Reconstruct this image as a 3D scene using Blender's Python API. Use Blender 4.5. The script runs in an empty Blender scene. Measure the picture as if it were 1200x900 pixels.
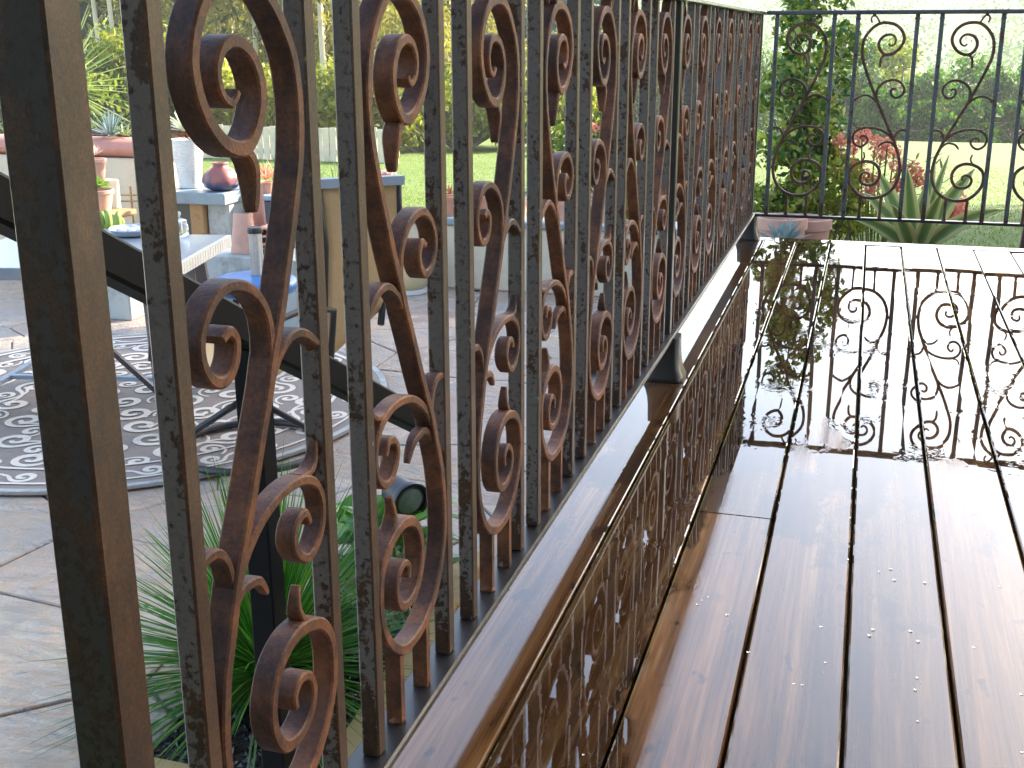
import bpy, bmesh, math, random
import numpy as np
from mathutils import Vector, Matrix
R = math.radians
SC = bpy.context.scene
COL = SC.collection
random.seed(7); rng = np.random.default_rng(7)

# ------------------------------------------------------------------ camera, sky, sun, exposure
CAM_H = 0.8802
YAW, PITCH, ROLL, FPX = R(16.382), R(16.630), R(-0.153), 1392.1
cy, sy, cp, sp = math.cos(YAW), math.sin(YAW), math.cos(PITCH), math.sin(PITCH)
FW = Vector((-sy*cp, cy*cp, -sp)); RT = Vector((cy, sy, 0)); UP = RT.cross(FW)
cr, sr = math.cos(ROLL), math.sin(ROLL)
RT, UP = cr*RT + sr*UP, -sr*RT + cr*UP
CP = Vector((0, 0, CAM_H))
cam = bpy.data.cameras.new('camera'); cam_o = bpy.data.objects.new('camera', cam); COL.objects.link(cam_o)
cam_o.matrix_world = Matrix(((RT.x, UP.x, -FW.x, 0), (RT.y, UP.y, -FW.y, 0), (RT.z, UP.z, -FW.z, CAM_H), (0, 0, 0, 1)))
cam.sensor_width = 36; cam.lens = FPX/1200*36; cam.clip_start = 0.02; cam.clip_end = 2000
SC.camera = cam_o

SUN_EL, SUN_AZ = R(25), R(40)
world = bpy.data.worlds.new('World'); SC.world = world; world.use_nodes = True
_n = world.node_tree
_s = _n.nodes.new('ShaderNodeTexSky'); _s.sky_type = 'NISHITA'; _s.sun_disc = False
_s.sun_elevation = SUN_EL; _s.sun_rotation = SUN_AZ; _s.dust_density = 2.6; _s.air_density = 1.0; _s.ozone_density = 1.0
_n.links.new(_s.outputs[0], _n.nodes['Background'].inputs[0]); _n.nodes['Background'].inputs[1].default_value = 0.15
sun = bpy.data.lights.new('sun', 'SUN'); sun.energy = 4.2; sun.angle = R(2); sun.color = (1.0, 0.9, 0.74)
sun_o = bpy.data.objects.new('sun', sun); COL.objects.link(sun_o)
sd = Vector((math.sin(SUN_AZ)*math.cos(SUN_EL), math.cos(SUN_AZ)*math.cos(SUN_EL), math.sin(SUN_EL)))
sun_o.rotation_euler = sd.to_track_quat('Z', 'Y').to_euler()
SC.view_settings.view_transform = 'Standard'; SC.view_settings.look = 'None'
SC.view_settings.exposure = 2.35; SC.view_settings.gamma = 1.0
SC.render.engine = 'CYCLES'
SC.cycles.max_bounces = 8; SC.cycles.transparent_max_bounces = 8; SC.cycles.volume_bounces = 1
SC.cycles.use_denoising = True

def at(px, py, Y):
    """the point at forward distance Y that the photograph shows at (px, py)"""
    d = FW + RT*((px-600)/FPX) - UP*((py-450)/FPX)
    return CP + d*(Y/d.y)
def atz(px, py, z):
    d = FW + RT*((px-600)/FPX) - UP*((py-450)/FPX)
    return CP + d*((z-CAM_H)/d.z)

# ------------------------------------------------------------------ scene helpers
def tag(o, label=None, cat=None, group=None, kind=None):
    if label: o['label'] = label
    if cat: o['category'] = cat
    if group: o['group'] = group
    if kind: o['kind'] = kind
    return o
def thing(name, label, cat, loc=(0, 0, 0), rz=0.0, group=None):
    o = bpy.data.objects.new(name, None); COL.objects.link(o)
    o.location = loc; o.rotation_euler = (0, 0, rz); o.empty_display_size = 0.1
    return tag(o, label, cat, group)
def put(name, me, parent=None, loc=None, rot=None):
    o = bpy.data.objects.new(name, me); COL.objects.link(o)
    if parent is not None: o.parent = parent
    if loc is not None: o.location = loc
    if rot is not None: o.rotation_euler = rot
    return o

class MB:
    """collects vertices and faces of ONE part"""
    def __init__(s): s.v = []; s.f = []; s.mi = []; s.cur = 0
    def add(s, vs, fs):
        b = len(s.v); s.v += [tuple(p) for p in vs]
        for f in fs: s.f.append(tuple(i+b for i in f)); s.mi.append(s.cur)
    def box(s, x0, x1, y0, y1, z0, z1, m=None):
        vs = [Vector((x, y, z)) for z in (z0, z1) for y in (y0, y1) for x in (x0, x1)]
        if m: vs = [m @ p for p in vs]
        s.add(vs, [(0, 2, 3, 1), (4, 5, 7, 6), (0, 1, 5, 4), (2, 6, 7, 3), (0, 4, 6, 2), (1, 3, 7, 5)])
    def bevbox(s, x0, x1, y0, y1, z0, z1, b=0.002, m=None):
        """box with its four vertical (z) edges and its ends chamfered"""
        def ring(z, ins):
            a0, a1, c0, c1 = x0+ins, x1-ins, y0+ins, y1-ins
            return [(a0+b, c0, z), (a1-b, c0, z), (a1, c0+b, z), (a1, c1-b, z), (a1-b, c1, z), (a0+b, c1, z), (a0, c1-b, z), (a0, c0+b, z)]
        rs = [ring(z0, b), ring(z0+b, 0), ring(z1-b, 0), ring(z1, b)]
        vs = [Vector(p) for r in rs for p in r]
        if m: vs = [m @ p for p in vs]
        fs = [tuple(range(7, -1, -1)), tuple(range(24, 32))]
        for k in range(3):
            for i in range(8):
                j = (i+1) % 8; fs.append((8*k+i, 8*k+j, 8*k+8+j, 8*k+8+i))
        s.add(vs, fs)
    def tube(s, pts, rad, n=8, caps=True):
        pts = [Vector(p) for p in pts]; N = len(pts)
        rad = rad if hasattr(rad, '__len__') else [rad]*N
        ref = Vector((0.13, 0.21, 0.97)); vs = []; fs = []
        for k in range(N):
            t = (pts[min(k+1, N-1)] - pts[max(k-1, 0)]).normalized()
            a = t.cross(ref)
            if a.length < 1e-3: a = t.cross(Vector((1, 0, 0)))
            a.normalize(); b = t.cross(a)
            for i in range(n):
                w = 2*math.pi*i/n; vs.append(pts[k] + a*(rad[k]*math.cos(w)) + b*(rad[k]*math.sin(w)))
        for k in range(N-1):
            for i in range(n):
                j = (i+1) % n; fs.append((k*n+i, k*n+j, k*n+n+j, k*n+n+i))
        if caps: fs += [tuple(range(n-1, -1, -1)), tuple(range((N-1)*n, N*n))]
        s.add(vs, fs)
    def bar(s, p0, p1, w, h, up=Vector((0, 0, 1))):
        """rectangular bar between two points: w across, h along up"""
        p0, p1 = Vector(p0), Vector(p1); t = (p1-p0).normalized(); a = t.cross(up).normalized(); u = a.cross(t)
        vs = [p + a*(i*w/2) + u*(j*h/2) for p in (p0, p1) for i, j in ((-1, -1), (1, -1), (1, 1), (-1, 1))]
        s.add(vs, [(0, 1, 2, 3), (7, 6, 5, 4), (0, 4, 5, 1), (1, 5, 6, 2), (2, 6, 7, 3), (3, 7, 4, 0)])
    def lathe(s, prof, n=24, c=(0, 0, 0), sq=0.0, caps=True):
        """prof: (radius, z) list; sq squares the outline off"""
        vs = []; fs = []; N = len(prof)
        for r, z in prof:
            for i in range(n):
                a = 2*math.pi*i/n; k = 1.0
                if sq: k = 1/((abs(math.cos(a))**sq + abs(math.sin(a))**sq)**(1/sq))
                vs.append((c[0]+r*k*math.cos(a), c[1]+r*k*math.sin(a), c[2]+z))
        for k in range(N-1):
            for i in range(n):
                j = (i+1) % n; fs.append((k*n+i, k*n+j, k*n+n+j, k*n+n+i))
        if caps and prof[0][0] > 1e-5: fs.append(tuple(range(n-1, -1, -1)))
        if caps and prof[-1][0] > 1e-5: fs.append(tuple(range((N-1)*n, N*n)))
        s.add(vs, fs)
    def mesh(s, name, *mats, smooth=False, auto=None):
        me = bpy.data.meshes.new(name); me.from_pydata(s.v, [], s.f)
        for m in mats: me.materials.append(m)
        if len(mats) > 1: me.polygons.foreach_set('material_index', s.mi)
        if smooth: me.polygons.foreach_set('use_smooth', [True]*len(me.polygons))
        me.update()
        if auto is not None:
            me.polygons.foreach_set('use_smooth', [True]*len(me.polygons))
            me.set_sharp_from_angle(angle=auto)
        return me
    def build(s, name, mats, parent=None, **k):
        mats = mats if isinstance(mats, (list, tuple)) else [mats]
        return put(name, s.mesh(name, *mats, **k), parent)

def np_mesh(name, V, F, mat, uv=None):
    me = bpy.data.meshes.new(name); F = np.asarray(F, dtype=np.int32); k = F.shape[1]
    me.vertices.add(len(V)); me.vertices.foreach_set('co', np.asarray(V, dtype=np.float32).ravel())
    me.loops.add(F.size); me.loops.foreach_set('vertex_index', F.ravel())
    me.polygons.add(len(F)); me.polygons.foreach_set('loop_start', np.arange(0, F.size, k, dtype=np.int32))
    me.materials.append(mat)
    me.update(calc_edges=True); me.validate(); return me

def catmull(P, n=6):
    P = [Vector((a, b, 0)) for a, b in P]; out = []
    for i in range(len(P)-1):
        p0 = P[max(i-1, 0)]; p1 = P[i]; p2 = P[i+1]; p3 = P[min(i+2, len(P)-1)]
        for k in range(n):
            t = k/n
            out.append(0.5*((2*p1) + (p2-p0)*t + (2*p0-5*p1+4*p2-p3)*t*t + (3*p1-p0-3*p2+p3)*t**3))
    out.append(P[-1]); return [(p.x, p.y) for p in out]

# ------------------------------------------------------------------ material helpers
class NT:
    def __init__(s, name):
        s.m = bpy.data.materials.new(name); s.m.use_nodes = True; s.t = s.m.node_tree
        s.b = s.t.nodes['Principled BSDF']; s.o = s.t.nodes['Material Output']
    def n(s, typ, **k):
        nd = s.t.nodes.new('ShaderNode'+typ)
        for a, v in k.items(): setattr(nd, a, v)
        return nd
    def l(s, a, b): s.t.links.new(a, b)
    def setv(s, sock, v):
        if hasattr(v, 'is_linked') or hasattr(v, 'links'): s.l(v, sock)
        else: sock.default_value = v
    def coord(s, kind='Object', scale=(1, 1, 1), rand=False):
        c = s.n('TexCoord').outputs[kind]
        if kind == 'World': pass
        m = s.n('Mapping'); m.inputs['Scale'].default_value = scale; s.l(c, m.inputs[0])
        if rand:
            oi = s.n('ObjectInfo'); mm = s.n('Math', operation='MULTIPLY'); s.l(oi.outputs['Random'], mm.inputs[0]); mm.inputs[1].default_value = 37.0
            cb = s.n('CombineXYZ'); 
            for i in range(3): s.l(mm.outputs[0], cb.inputs[i])
            s.l(cb.outputs[0], m.inputs['Location'])
        return m.outputs[0]
    def wcoord(s, scale=(1, 1, 1)):
        c = s.n('NewGeometry').outputs['Position']; m = s.n('Mapping'); m.inputs['Scale'].default_value = scale; s.l(c, m.inputs[0]); return m.outputs[0]
    def noise(s, vec, scale=5, detail=4, rough=.55, dist=0.0):
        nd = s.n('TexNoise'); s.l(vec, nd.inputs['Vector']); nd.inputs['Scale'].default_value = scale
        nd.inputs['Detail'].default_value = detail; nd.inputs['Roughness'].default_value = rough; nd.inputs['Distortion'].default_value = dist
        return nd.outputs['Fac']
    def ramp(s, fac, *stops, interp='LINEAR'):
        nd = s.n('ValToRGB'); s.l(fac, nd.inputs[0]); cr_ = nd.color_ramp; cr_.interpolation = interp
        while len(cr_.elements) < len(stops): cr_.elements.new(0.5)
        for e, (p, c) in zip(cr_.elements, stops):
            e.position = p; e.color = (c, c, c, 1) if not hasattr(c, '__len__') else (*c, 1)
        return nd.outputs[0]
    def mix(s, f, a, b, blend='MIX'):
        nd = s.n('Mix', data_type='RGBA', blend_type=blend)
        s.setv(nd.inputs[0], f)
        for sock, v in ((nd.inputs[6], a), (nd.inputs[7], b)):
            if hasattr(v, 'links'): s.l(v, sock)
            else: sock.default_value = (*v, 1) if len(v) == 3 else v
        return nd.outputs[2]
    def math(s, op, a, b=0.0, clamp=False):
        nd = s.n('Math', operation=op); nd.use_clamp = clamp; s.setv(nd.inputs[0], a); s.setv(nd.inputs[1], b); return nd.outputs[0]
    def bump(s, h, strength=.3, dist=.002, normal=None):
        nd = s.n('Bump'); s.l(h, nd.inputs['Height']); nd.inputs['Strength'].default_value = strength; nd.inputs['Distance'].default_value = dist
        if normal is not None: s.l(normal, nd.inputs['Normal'])
        return nd.outputs[0]
    def p(s, **k):
        for a, v in k.items():
            s.setv(s.b.inputs[a.replace('_', ' ')], (*v, 1) if isinstance(v, tuple) and len(v) == 3 else v)
        return s

def plain(name, col, rough=.5, var=.25, nscale=30, bump=.15, bd=.001, coat=0.0, metal=0.0, spec=.5, rand=False):
    t = NT(name); c = t.coord(rand=rand); nf = t.noise(c, nscale, 5)
    big = t.noise(c, nscale*.17, 3)
    f = t.math('MULTIPLY', nf, big); f = t.math('MULTIPLY', f, 4.0, True)
    lo = tuple(x*(1-var) for x in col); hi = tuple(min(1, x*(1+var)) for x in col)
    t.p(Base_Color=t.mix(f, lo, hi), Roughness=rough, Metallic=metal, Coat_Weight=coat, Coat_Roughness=.08)
    t.b.inputs['Specular IOR Level'].default_value = spec
    t.p(Normal=t.bump(nf, bump, bd)); return t.m

def leafmat(name, cols, rough=.5, trans=.45, spec=.25):
    """foliage: every leaf (mesh island) takes its own tone; light also passes through"""
    t = NT(name); g = t.n('NewGeometry'); rnd = g.outputs['Random Per Island']
    k = len(cols); c = t.ramp(rnd, *[(i/max(1, k-1), x) for i, x in enumerate(cols)])
    t.p(Base_Color=c, Roughness=rough); t.b.inputs['Specular IOR Level'].default_value = spec
    tr = t.n('BsdfTranslucent'); hs = t.n('HueSaturation'); hs.inputs['Saturation'].default_value = 1.15; hs.inputs['Value'].default_value = 1.3
    t.l(c, hs.inputs['Color']); t.l(hs.outputs[0], tr.inputs[0])
    mx = t.n('MixShader'); mx.inputs[0].default_value = trans
    t.l(t.b.outputs[0], mx.inputs[1]); t.l(tr.outputs[0], mx.inputs[2]); t.l(mx.outputs[0], t.o.inputs[0])
    return t.m

# wet dark deck boards: long grain, a varnish-like film of water that lies deeper in places
def deck_wood():
    t = NT('wet_deck_wood')
    c = t.coord(scale=(30, 1.1, 30), rand=True); g1 = t.noise(c, 1.0, 8, .62, .6)
    c2 = t.coord(scale=(160, 3.0, 160), rand=True); g2 = t.noise(c2, 1.0, 5, .6)
    c3 = t.coord(scale=(7, .7, 7), rand=True); g3 = t.noise(c3, 1.0, 3, .5, 1.2)
    f = t.math('ADD', t.math('MULTIPLY', g1, .55), t.math('ADD', t.math('MULTIPLY', g2, .2), t.math('MULTIPLY', g3, .3)))
    col = t.ramp(f, (.36, (.012, .005, .002)), (.46, (.075, .031, .010)), (.55, (.19, .085, .028)), (.65, (.36, .20, .075)))
    oi = t.n('ObjectInfo'); hv = t.n('HueSaturation'); t.l(col, hv.inputs['Color'])
    t.l(t.math('ADD', t.math('MULTIPLY', oi.outputs['Random'], .8), .55), hv.inputs['Value'])
    # dark spots and knots
    w = t.wcoord(); sp_ = t.noise(t.wcoord((1, .45, 1)), 26, 2, .5); spots = t.ramp(sp_, (.66, 0.0), (.72, 1.0))
    col = t.mix(t.math('MULTIPLY', spots, .75), hv.outputs[0], (.012, .007, .005))
    # standing water: everywhere beyond about two metres and in the hollow board by the rail, patchy nearer
    sep = t.n('SeparateXYZ'); t.l(w, sep.inputs[0])
    far = t.math('MULTIPLY', t.math('SUBTRACT', sep.outputs['Y'], 2.15), .8)
    inner = t.math('GREATER_THAN', sep.outputs['X'], -.399)
    side = t.math('MULTIPLY', t.math('SUBTRACT', -.23, sep.outputs['X']), 9.0)
    wet = t.math('ADD', t.math('MAXIMUM', far, t.math('SUBTRACT', t.math('MULTIPLY', t.math('ADD', side, 1.5), inner), 1.5)), t.math('MULTIPLY', t.math('SUBTRACT', t.noise(t.wcoord((2.2, 1, 1)), 3.2, 4, .55), .5), 2.6))
    pud = t.ramp(wet, (.0, 0.0), (.12, 1.0))
    rough = t.math('ADD', .012, t.math('MULTIPLY', t.math('SUBTRACT', 1.0, pud), t.math('ADD', .03, t.math('MULTIPLY', g2, .09))))
    col = t.mix(t.math('MULTIPLY', pud, .65), col, (.010, .005, .003))          # soaked wood is darker
    t.p(Base_Color=col, Roughness=.5, Coat_Weight=1.0, Coat_Roughness=rough, Coat_IOR=1.65)
    t.b.inputs['Specular IOR Level'].default_value = .0
    t.p(Normal=t.bump(t.math('ADD', g1, t.math('MULTIPLY', g2, .5)), .35, .0012))
    rip = t.noise(t.wcoord(), 14, 2, .5); rip2 = t.noise(t.wcoord((1, .6, 1)), 3.5, 2, .5)
    fine = t.math('MULTIPLY', t.math('MULTIPLY', t.math('SUBTRACT', 1.0, pud), g1), 1.0)
    brk = t.math('MULTIPLY', t.ramp(t.noise(t.wcoord((1, .7, 1)), 6.5, 4, .6), (.56, 0.0), (.62, 1.0)), t.noise(t.wcoord((1.6, 1, 1)), 55, 2, .5))
    h = t.math('ADD', t.math('ADD', t.math('MULTIPLY', brk, .12), t.math('ADD', t.math('MULTIPLY', rip, .03), t.math('MULTIPLY', rip2, .16))), t.math('ADD', t.math('MULTIPLY', fine, .07), t.math('MULTIPLY', pud, .10)))
    t.p(Coat_Normal=t.bump(h, .5, .0016))
    return t.m

# grey paint flaking off rusted iron; the deck-facing (+x) side is browner, part rust, part light painted in
def iron(name, rusty=.30, grey=(.20, .178, .168), face=True, rough=.42):
    t = NT(name); c = t.coord(rand=True)
    sp_ = t.noise(c, 130, 3, .6); bl = t.noise(t.coord(scale=(1, 1, .4), rand=True), 34, 5, .68); fn = t.noise(c, 420, 3, .6)
    tc = t.n('TexCoord'); nn = t.n('SeparateXYZ'); t.l(tc.outputs['Normal'], nn.inputs[0])
    base = t.math('ADD', t.math('MULTIPLY', bl, 1.0), t.math('MULTIPLY', t.math('SUBTRACT', sp_, .5), .55))
    oz = t.n('SeparateXYZ'); t.l(tc.outputs['Object'], oz.inputs[0])          # more rust towards the foot of each bar
    base = t.math('ADD', base, t.math('MULTIPLY', t.math('SUBTRACT', .16, oz.outputs['Z'], True), 1.1))
    if face: base = t.math('ADD', base, t.math('MULTIPLY', t.math('MAXIMUM', nn.outputs['X'], 0.0), .34))
    rm = t.ramp(base, (.60-rusty*.18, 0.0), (.66-rusty*.18, 1.0))
    rust = t.ramp(t.math('ADD', t.math('MULTIPLY', bl, .55), t.math('MULTIPLY', fn, .45)), (.32, (.012, .007, .005)), (.48, (.040, .018, .010)), (.60, (.085, .038, .015)), (.74, (.16, .085, .026)))
    gr = t.mix(fn, tuple(x*.62 for x in grey), tuple(x*1.25 for x in grey))
    pits = t.ramp(sp_, (.52, 0.0), (.72, 1.0))
    col = t.mix(rm, gr, rust); col = t.mix(t.math('MULTIPLY', pits, .6), col, (.018, .012, .010))
    t.p(Base_Color=col, Roughness=t.math('ADD', rough-.12, t.math('MULTIPLY', rm, .22)), Coat_Weight=.15, Coat_Roughness=.15)
    t.p(Normal=t.bump(t.math('ADD', t.math('MULTIPLY', rm, .5), t.math('SUBTRACT', t.math('MULTIPLY', fn, .5), t.math('MULTIPLY', pits, .6))), .35, .0005))
    return t.m
def scroll_rust(name, a, b, c_):
    t = NT(name); c = t.coord(rand=True)
    bl = t.noise(c, 26, 6, .70); fn = t.noise(c, 260, 4, .65); lg = t.noise(c, 5.5, 3, .5)
    f = t.math('ADD', t.math('ADD', t.math('MULTIPLY', bl, .5), t.math('MULTIPLY', fn, .2)), t.math('MULTIPLY', lg, .3))
    col = t.ramp(f, (.38, a), (.48, b), (.56, c_), (.64, tuple(min(1, k*1.45) for k in c_)))
    t.p(Base_Color=col, Roughness=.62, Coat_Weight=.08, Coat_Roughness=.25, Normal=t.bump(t.math('ADD', fn, t.math('MULTIPLY', bl, 1.5)), .7, .0011)); return t.m

M = {}
M['deck'] = deck_wood()
M['house'] = plain('grey_shingle_wall', (.10, .10, .10), .8, .3, 8)
M['joist'] = plain('dark_joist_wood', (.03, .02, .014), .8)
M['bar'] = iron('flaking_grey_iron')
M['bar_far'] = iron('weathered_grey_iron', .15, (.13, .145, .15), face=False, rough=.35)
M['post'] = iron('rusted_post_iron', .62, (.062, .054, .050))
M['black'] = plain('wet_black_iron', (.013, .012, .012), .38, .4, 60, .2, .0008, coat=.15)
M['scroll'] = scroll_rust('red_brown_rust', (.026, .010, .006), (.090, .031, .015), (.19, .068, .026))
M['scroll_far'] = scroll_rust('brown_rust', (.028, .014, .010), (.075, .032, .018), (.15, .065, .032))
M['rail'] = plain('wet_top_rail_iron', (.06, .062, .066), .25, .4, 40, .2, .0008, coat=.6)

def stone_mat():
    t = NT('wet_flagstone'); c = t.coord(rand=True); oi = t.n('ObjectInfo')
    pal = t.ramp(oi.outputs['Random'], (0, (.55, .41, .30)), (.2, (.41, .39, .37)), (.4, (.60, .49, .36)), (.55, (.52, .38, .30)), (.7, (.45, .42, .37)), (.85, (.58, .47, .37)), (1, (.50, .36, .29)))
    n1 = t.noise(c, 3.6, 8, .68, 1.2); n2 = t.noise(t.coord(scale=(.6, 1.6, 1), rand=True), 13, 8, .70, 1.5)
    col = t.mix(t.ramp(n1, (.42, 0.0), (.66, .75)), pal, (.36, .36, .36)); col = t.mix(t.ramp(n2, (.46, 0.0), (.62, .85)), col, (.56, .37, .25))
    col = t.mix(t.ramp(n2, (.28, .9), (.42, 0.0)), col, (.17, .16, .165))
    wetm = t.noise(t.wcoord(), 2.2, 3)
    t.p(Base_Color=col, Roughness=t.ramp(wetm, (.35, .16), (.65, .42)), Normal=t.bump(t.math('ADD', n2, t.math('MULTIPLY', n1, 1.6)), .95, .02)); return t.m
M['stone'] = stone_mat()
M['mortar'] = plain('sand_mortar', (.21, .18, .155), .75, .3, 20)
M['stucco'] = plain('cream_stucco', (.58, .50, .37), .85, .12, 60, .35, .002)
M['terracotta'] = plain('terracotta', (.42, .20, .13), .7, .22, 14, .2, .001, rand=True)
M['terracotta_pale'] = plain('pale_terracotta', (.50, .28, .21), .7, .2, 14, .2, .001, rand=True)
M['pink_cap'] = plain('pink_terracotta_cap', (.45, .20, .15), .7, .2, 18)
M['rug'] = plain('taupe_rug', (.25, .215, .19), .95, .15, 220, .5, .001, spec=.05)
M['rug_white'] = plain('white_rug_yarn', (.66, .60, .52), .95, .1, 220, .5, .001, spec=.05)
M['matte_black'] = plain('matte_black_paint', (.010, .010, .011), .6, .3, 40, .1, spec=.12)
M['dark_metal'] = plain('dark_bronze_metal', (.022, .020, .022), .42, .3, 40, .1, coat=.1)
M['grey_metal'] = plain('grey_brown_metal', (.12, .10, .105), .4, .25, 40, .1)
M['blue_metal'] = plain('blue_grey_metal', (.22, .27, .33), .35, .2, 40, .1)
M['tan'] = plain('tan_sling_cloth', (.50, .34, .17), .85, .1, 250, .3, .0006)
M['tabletop'] = plain('blue_grey_tabletop', (.20, .22, .25), .3, .2, 12, .05, coat=.3)
M['ribbed'] = plain('ribbed_white_edge', (.62, .60, .55), .6, .15, 50, .2)
M['blue'] = plain('glossy_blue_vinyl', (.035, .15, .40), .38, .1, 8, .05, coat=.1)
M['fluted'] = plain('aged_white_paint', (.55, .50, .42), .5, .15, 40, .2)
M['slate'] = plain('blue_grey_slate', (.18, .23, .26), .4, .25, 20, .3, .002)
M['dark_slate'] = plain('dark_slate_panel', (.085, .09, .09), .5, .3, 12, .2)
M['mottled'] = plain('mottled_grey_stone', (.25, .26, .25), .7, .6, 22, .3, .003)
M['bark'] = plain('brown_bark', (.25, .15, .07), .9, .6, 45, .8, .006)
M['white_pot'] = plain('white_glazed_pot', (.66, .65, .62), .45, .15, 40, .3, .002)
M['cream_pot'] = plain('cream_yellow_glaze', (.55, .47, .28), .35, .15, 20, .1)
M['maroon'] = plain('maroon_glaze', (.08, .012, .022), .3, .3, 20, .1)
M['navy'] = plain('navy_plastic', (.02, .035, .065), .4, .2, 20, .1)
M['tag_blue'] = plain('blue_tag', (.03, .10, .48), .4, .1, 20, .05)
M['tag_white'] = plain('white_print', (.7, .75, .8), .5, .05, 20, .05)
M['soil'] = plain('dark_soil', (.035, .026, .022), .9, .5, 25, .8, .02)
M['rock'] = plain('dark_bed_rock', (.10, .085, .09), .6, .5, 10, .6, .008, rand=True)
M['lava'] = plain('wet_lava_gravel', (.022, .022, .026), .18, .5, 40, .2)
M['timber'] = plain('yellowish_timber', (.30, .21, .08), .7, .35, 25, .4, .002)
M['plank'] = plain('pale_fence_plank', (.60, .50, .36), .8, .2, 18, .2, rand=True)
M['adirondack'] = plain('purple_brown_painted_wood', (.095, .05, .055), .45, .25, 30, .2, rand=True)
M['glass'] = NT('clear_glass').p(Base_Color=(.9, .95, .95), Roughness=.03, Transmission_Weight=.9, IOR=1.45).m
M['lens'] = plain('lamp_glass', (.20, .24, .25), .06, .5, 25, .3, .002, coat=1)
M['silver'] = plain('brushed_silver', (.55, .56, .58), .25, .1, 30, .05, metal=.8)
M['water'] = NT('water_drop').p(Base_Color=(1, 1, 1), Roughness=.0, Transmission_Weight=1.0, IOR=1.33).m
M['gum_bark'] = plain('pale_gum_bark', (.52, .43, .30), .8, .25, 3, .3, .02)
M['dark_bark'] = plain('grey_brown_bark', (.13, .10, .075), .9, .4, 6, .4, .02)

def urn_mat():
    t = NT('red_and_blue_glaze'); c = t.coord(); n1 = t.noise(c, 9, 5, .65, 1.0)
    sep = t.n('SeparateXYZ'); t.l(c, sep.inputs[0])
    f = t.math('ADD', t.math('MULTIPLY', sep.outputs['Z'], 3.2), t.math('SUBTRACT', n1, .2))
    t.p(Base_Color=t.ramp(f, (.35, (.035, .045, .12)), (.5, (.10, .07, .12)), (.62, (.30, .10, .08)), (.95, (.26, .10, .09)), (1, (.10, .05, .10))), Roughness=.3); return t.m
M['urn'] = urn_mat()
def lawn_mat():
    t = NT('lawn_turf'); w = t.wcoord(); a = t.noise(w, .35, 4); b = t.noise(t.wcoord((.35, 2.0, 1)), 1.3, 5, .65); d = t.noise(w, 38, 3)
    f = t.math('ADD', t.math('MULTIPLY', a, .35), t.math('ADD', t.math('MULTIPLY', b, .4), t.math('MULTIPLY', d, .3)))
    t.p(Base_Color=t.ramp(f, (.36, (.075, .125, .026)), (.52, (.115, .17, .04)), (.68, (.165, .205, .062))), Roughness=.75, Normal=t.bump(d, .8, .03)); t.b.inputs['Specular IOR Level'].default_value = .2
    return t.m
M['lawn'] = lawn_mat()
GREENS = {'yellow': [(.14, .18, .02), (.25, .28, .04), (.34, .33, .07), (.10, .13, .02)],
          'olive': [(.14, .15, .03), (.28, .25, .06), (.05, .07, .018), (.38, .33, .09)],
          'dark': [(.018, .038, .018), (.03, .06, .026), (.045, .075, .03)],
          'teal': [(.010, .032, .024), (.016, .044, .03), (.028, .06, .038)],
          'mid': [(.03, .07, .018), (.06, .11, .025), (.09, .135, .03), (.035, .06, .02)],
          'wood': [(.025, .085, .014), (.05, .13, .02), (.11, .19, .026), (.012, .045, .012)],
          'gold': [(.14, .19, .03), (.24, .26, .045), (.09, .14, .028), (.19, .22, .04)]}
for k, v in GREENS.items(): M['leaf_'+k] = leafmat('leaves_'+k, v, .6, .2 if k in ('teal', 'dark') else .35, .15)
M['leaf_glossy'] = leafmat('glossy_bush_leaves', [(.025, .075, .022), (.06, .14, .03), (.19, .27, .04), (.42, .44, .10), (.04, .10, .03)], .3, .45, .4)
M['needle'] = leafmat('needle_leaves', [(.03, .14, .022), (.06, .21, .03), (.11, .28, .045), (.20, .33, .08)], .25, .35, .6)
M['broad'] = leafmat('broad_leaves', [(.05, .17, .02), (.09, .25, .03), (.16, .32, .045)], .3, .4, .5)
M['petal_white'] = leafmat('white_petals', [(.7, .72, .55), (.75, .78, .70), (.62, .68, .38)], .6, .3)
M['petal_pink'] = leafmat('pale_pink_petals', [(.62, .42, .40), (.70, .55, .50), (.55, .33, .33)], .6, .3)
M['petal_coral'] = leafmat('coral_petals', [(.66, .22, .16), (.74, .33, .24), (.78, .46, .34), (.58, .15, .12)], .6, .35)
M['succ_blue'] = leafmat('blue_grey_succulent', [(.16, .24, .23), (.24, .32, .32), (.30, .37, .36)], .45, .15)
M['succ_green'] = leafmat('green_cactus', [(.16, .30, .05), (.30, .42, .10), (.45, .50, .22)], .5, .25)
M['succ_red'] = leafmat('reddish_succulent', [(.22, .08, .06), (.30, .16, .10), (.16, .10, .06)], .5, .2)
M['palm'] = leafmat('palm_blades', [(.10, .18, .06), (.20, .28, .11), (.36, .42, .22), (.04, .08, .035)], .35, .25)
def agave_mat():
    t = NT('variegated_agave'); u = t.n('UVMap'); u.uv_map = 'UVMap'; s_ = t.n('SeparateXYZ'); t.l(u.outputs[0], s_.inputs[0])
    e = t.math('ABSOLUTE', t.math('SUBTRACT', s_.outputs['X'], .5)); n_ = t.noise(t.coord(scale=(30, 30, 4)), 1, 3)
    e = t.math('ADD', e, t.math('MULTIPLY', t.math('SUBTRACT', n_, .5), .12))
    c = t.ramp(e, (.14, (.22, .32, .09)), (.25, (.33, .42, .13)), (.30, (.62, .60, .24)), (.5, (.70, .66, .32)))
    t.p(Base_Color=c, Roughness=.4)
    tr = t.n('BsdfTranslucent'); t.l(c, tr.inputs[0]); mx = t.n('MixShader'); mx.inputs[0].default_value = .4
    t.l(t.b.outputs[0], mx.inputs[1]); t.l(tr.outputs[0], mx.inputs[2]); t.l(mx.outputs[0], t.o.inputs[0]); return t.m
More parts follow.
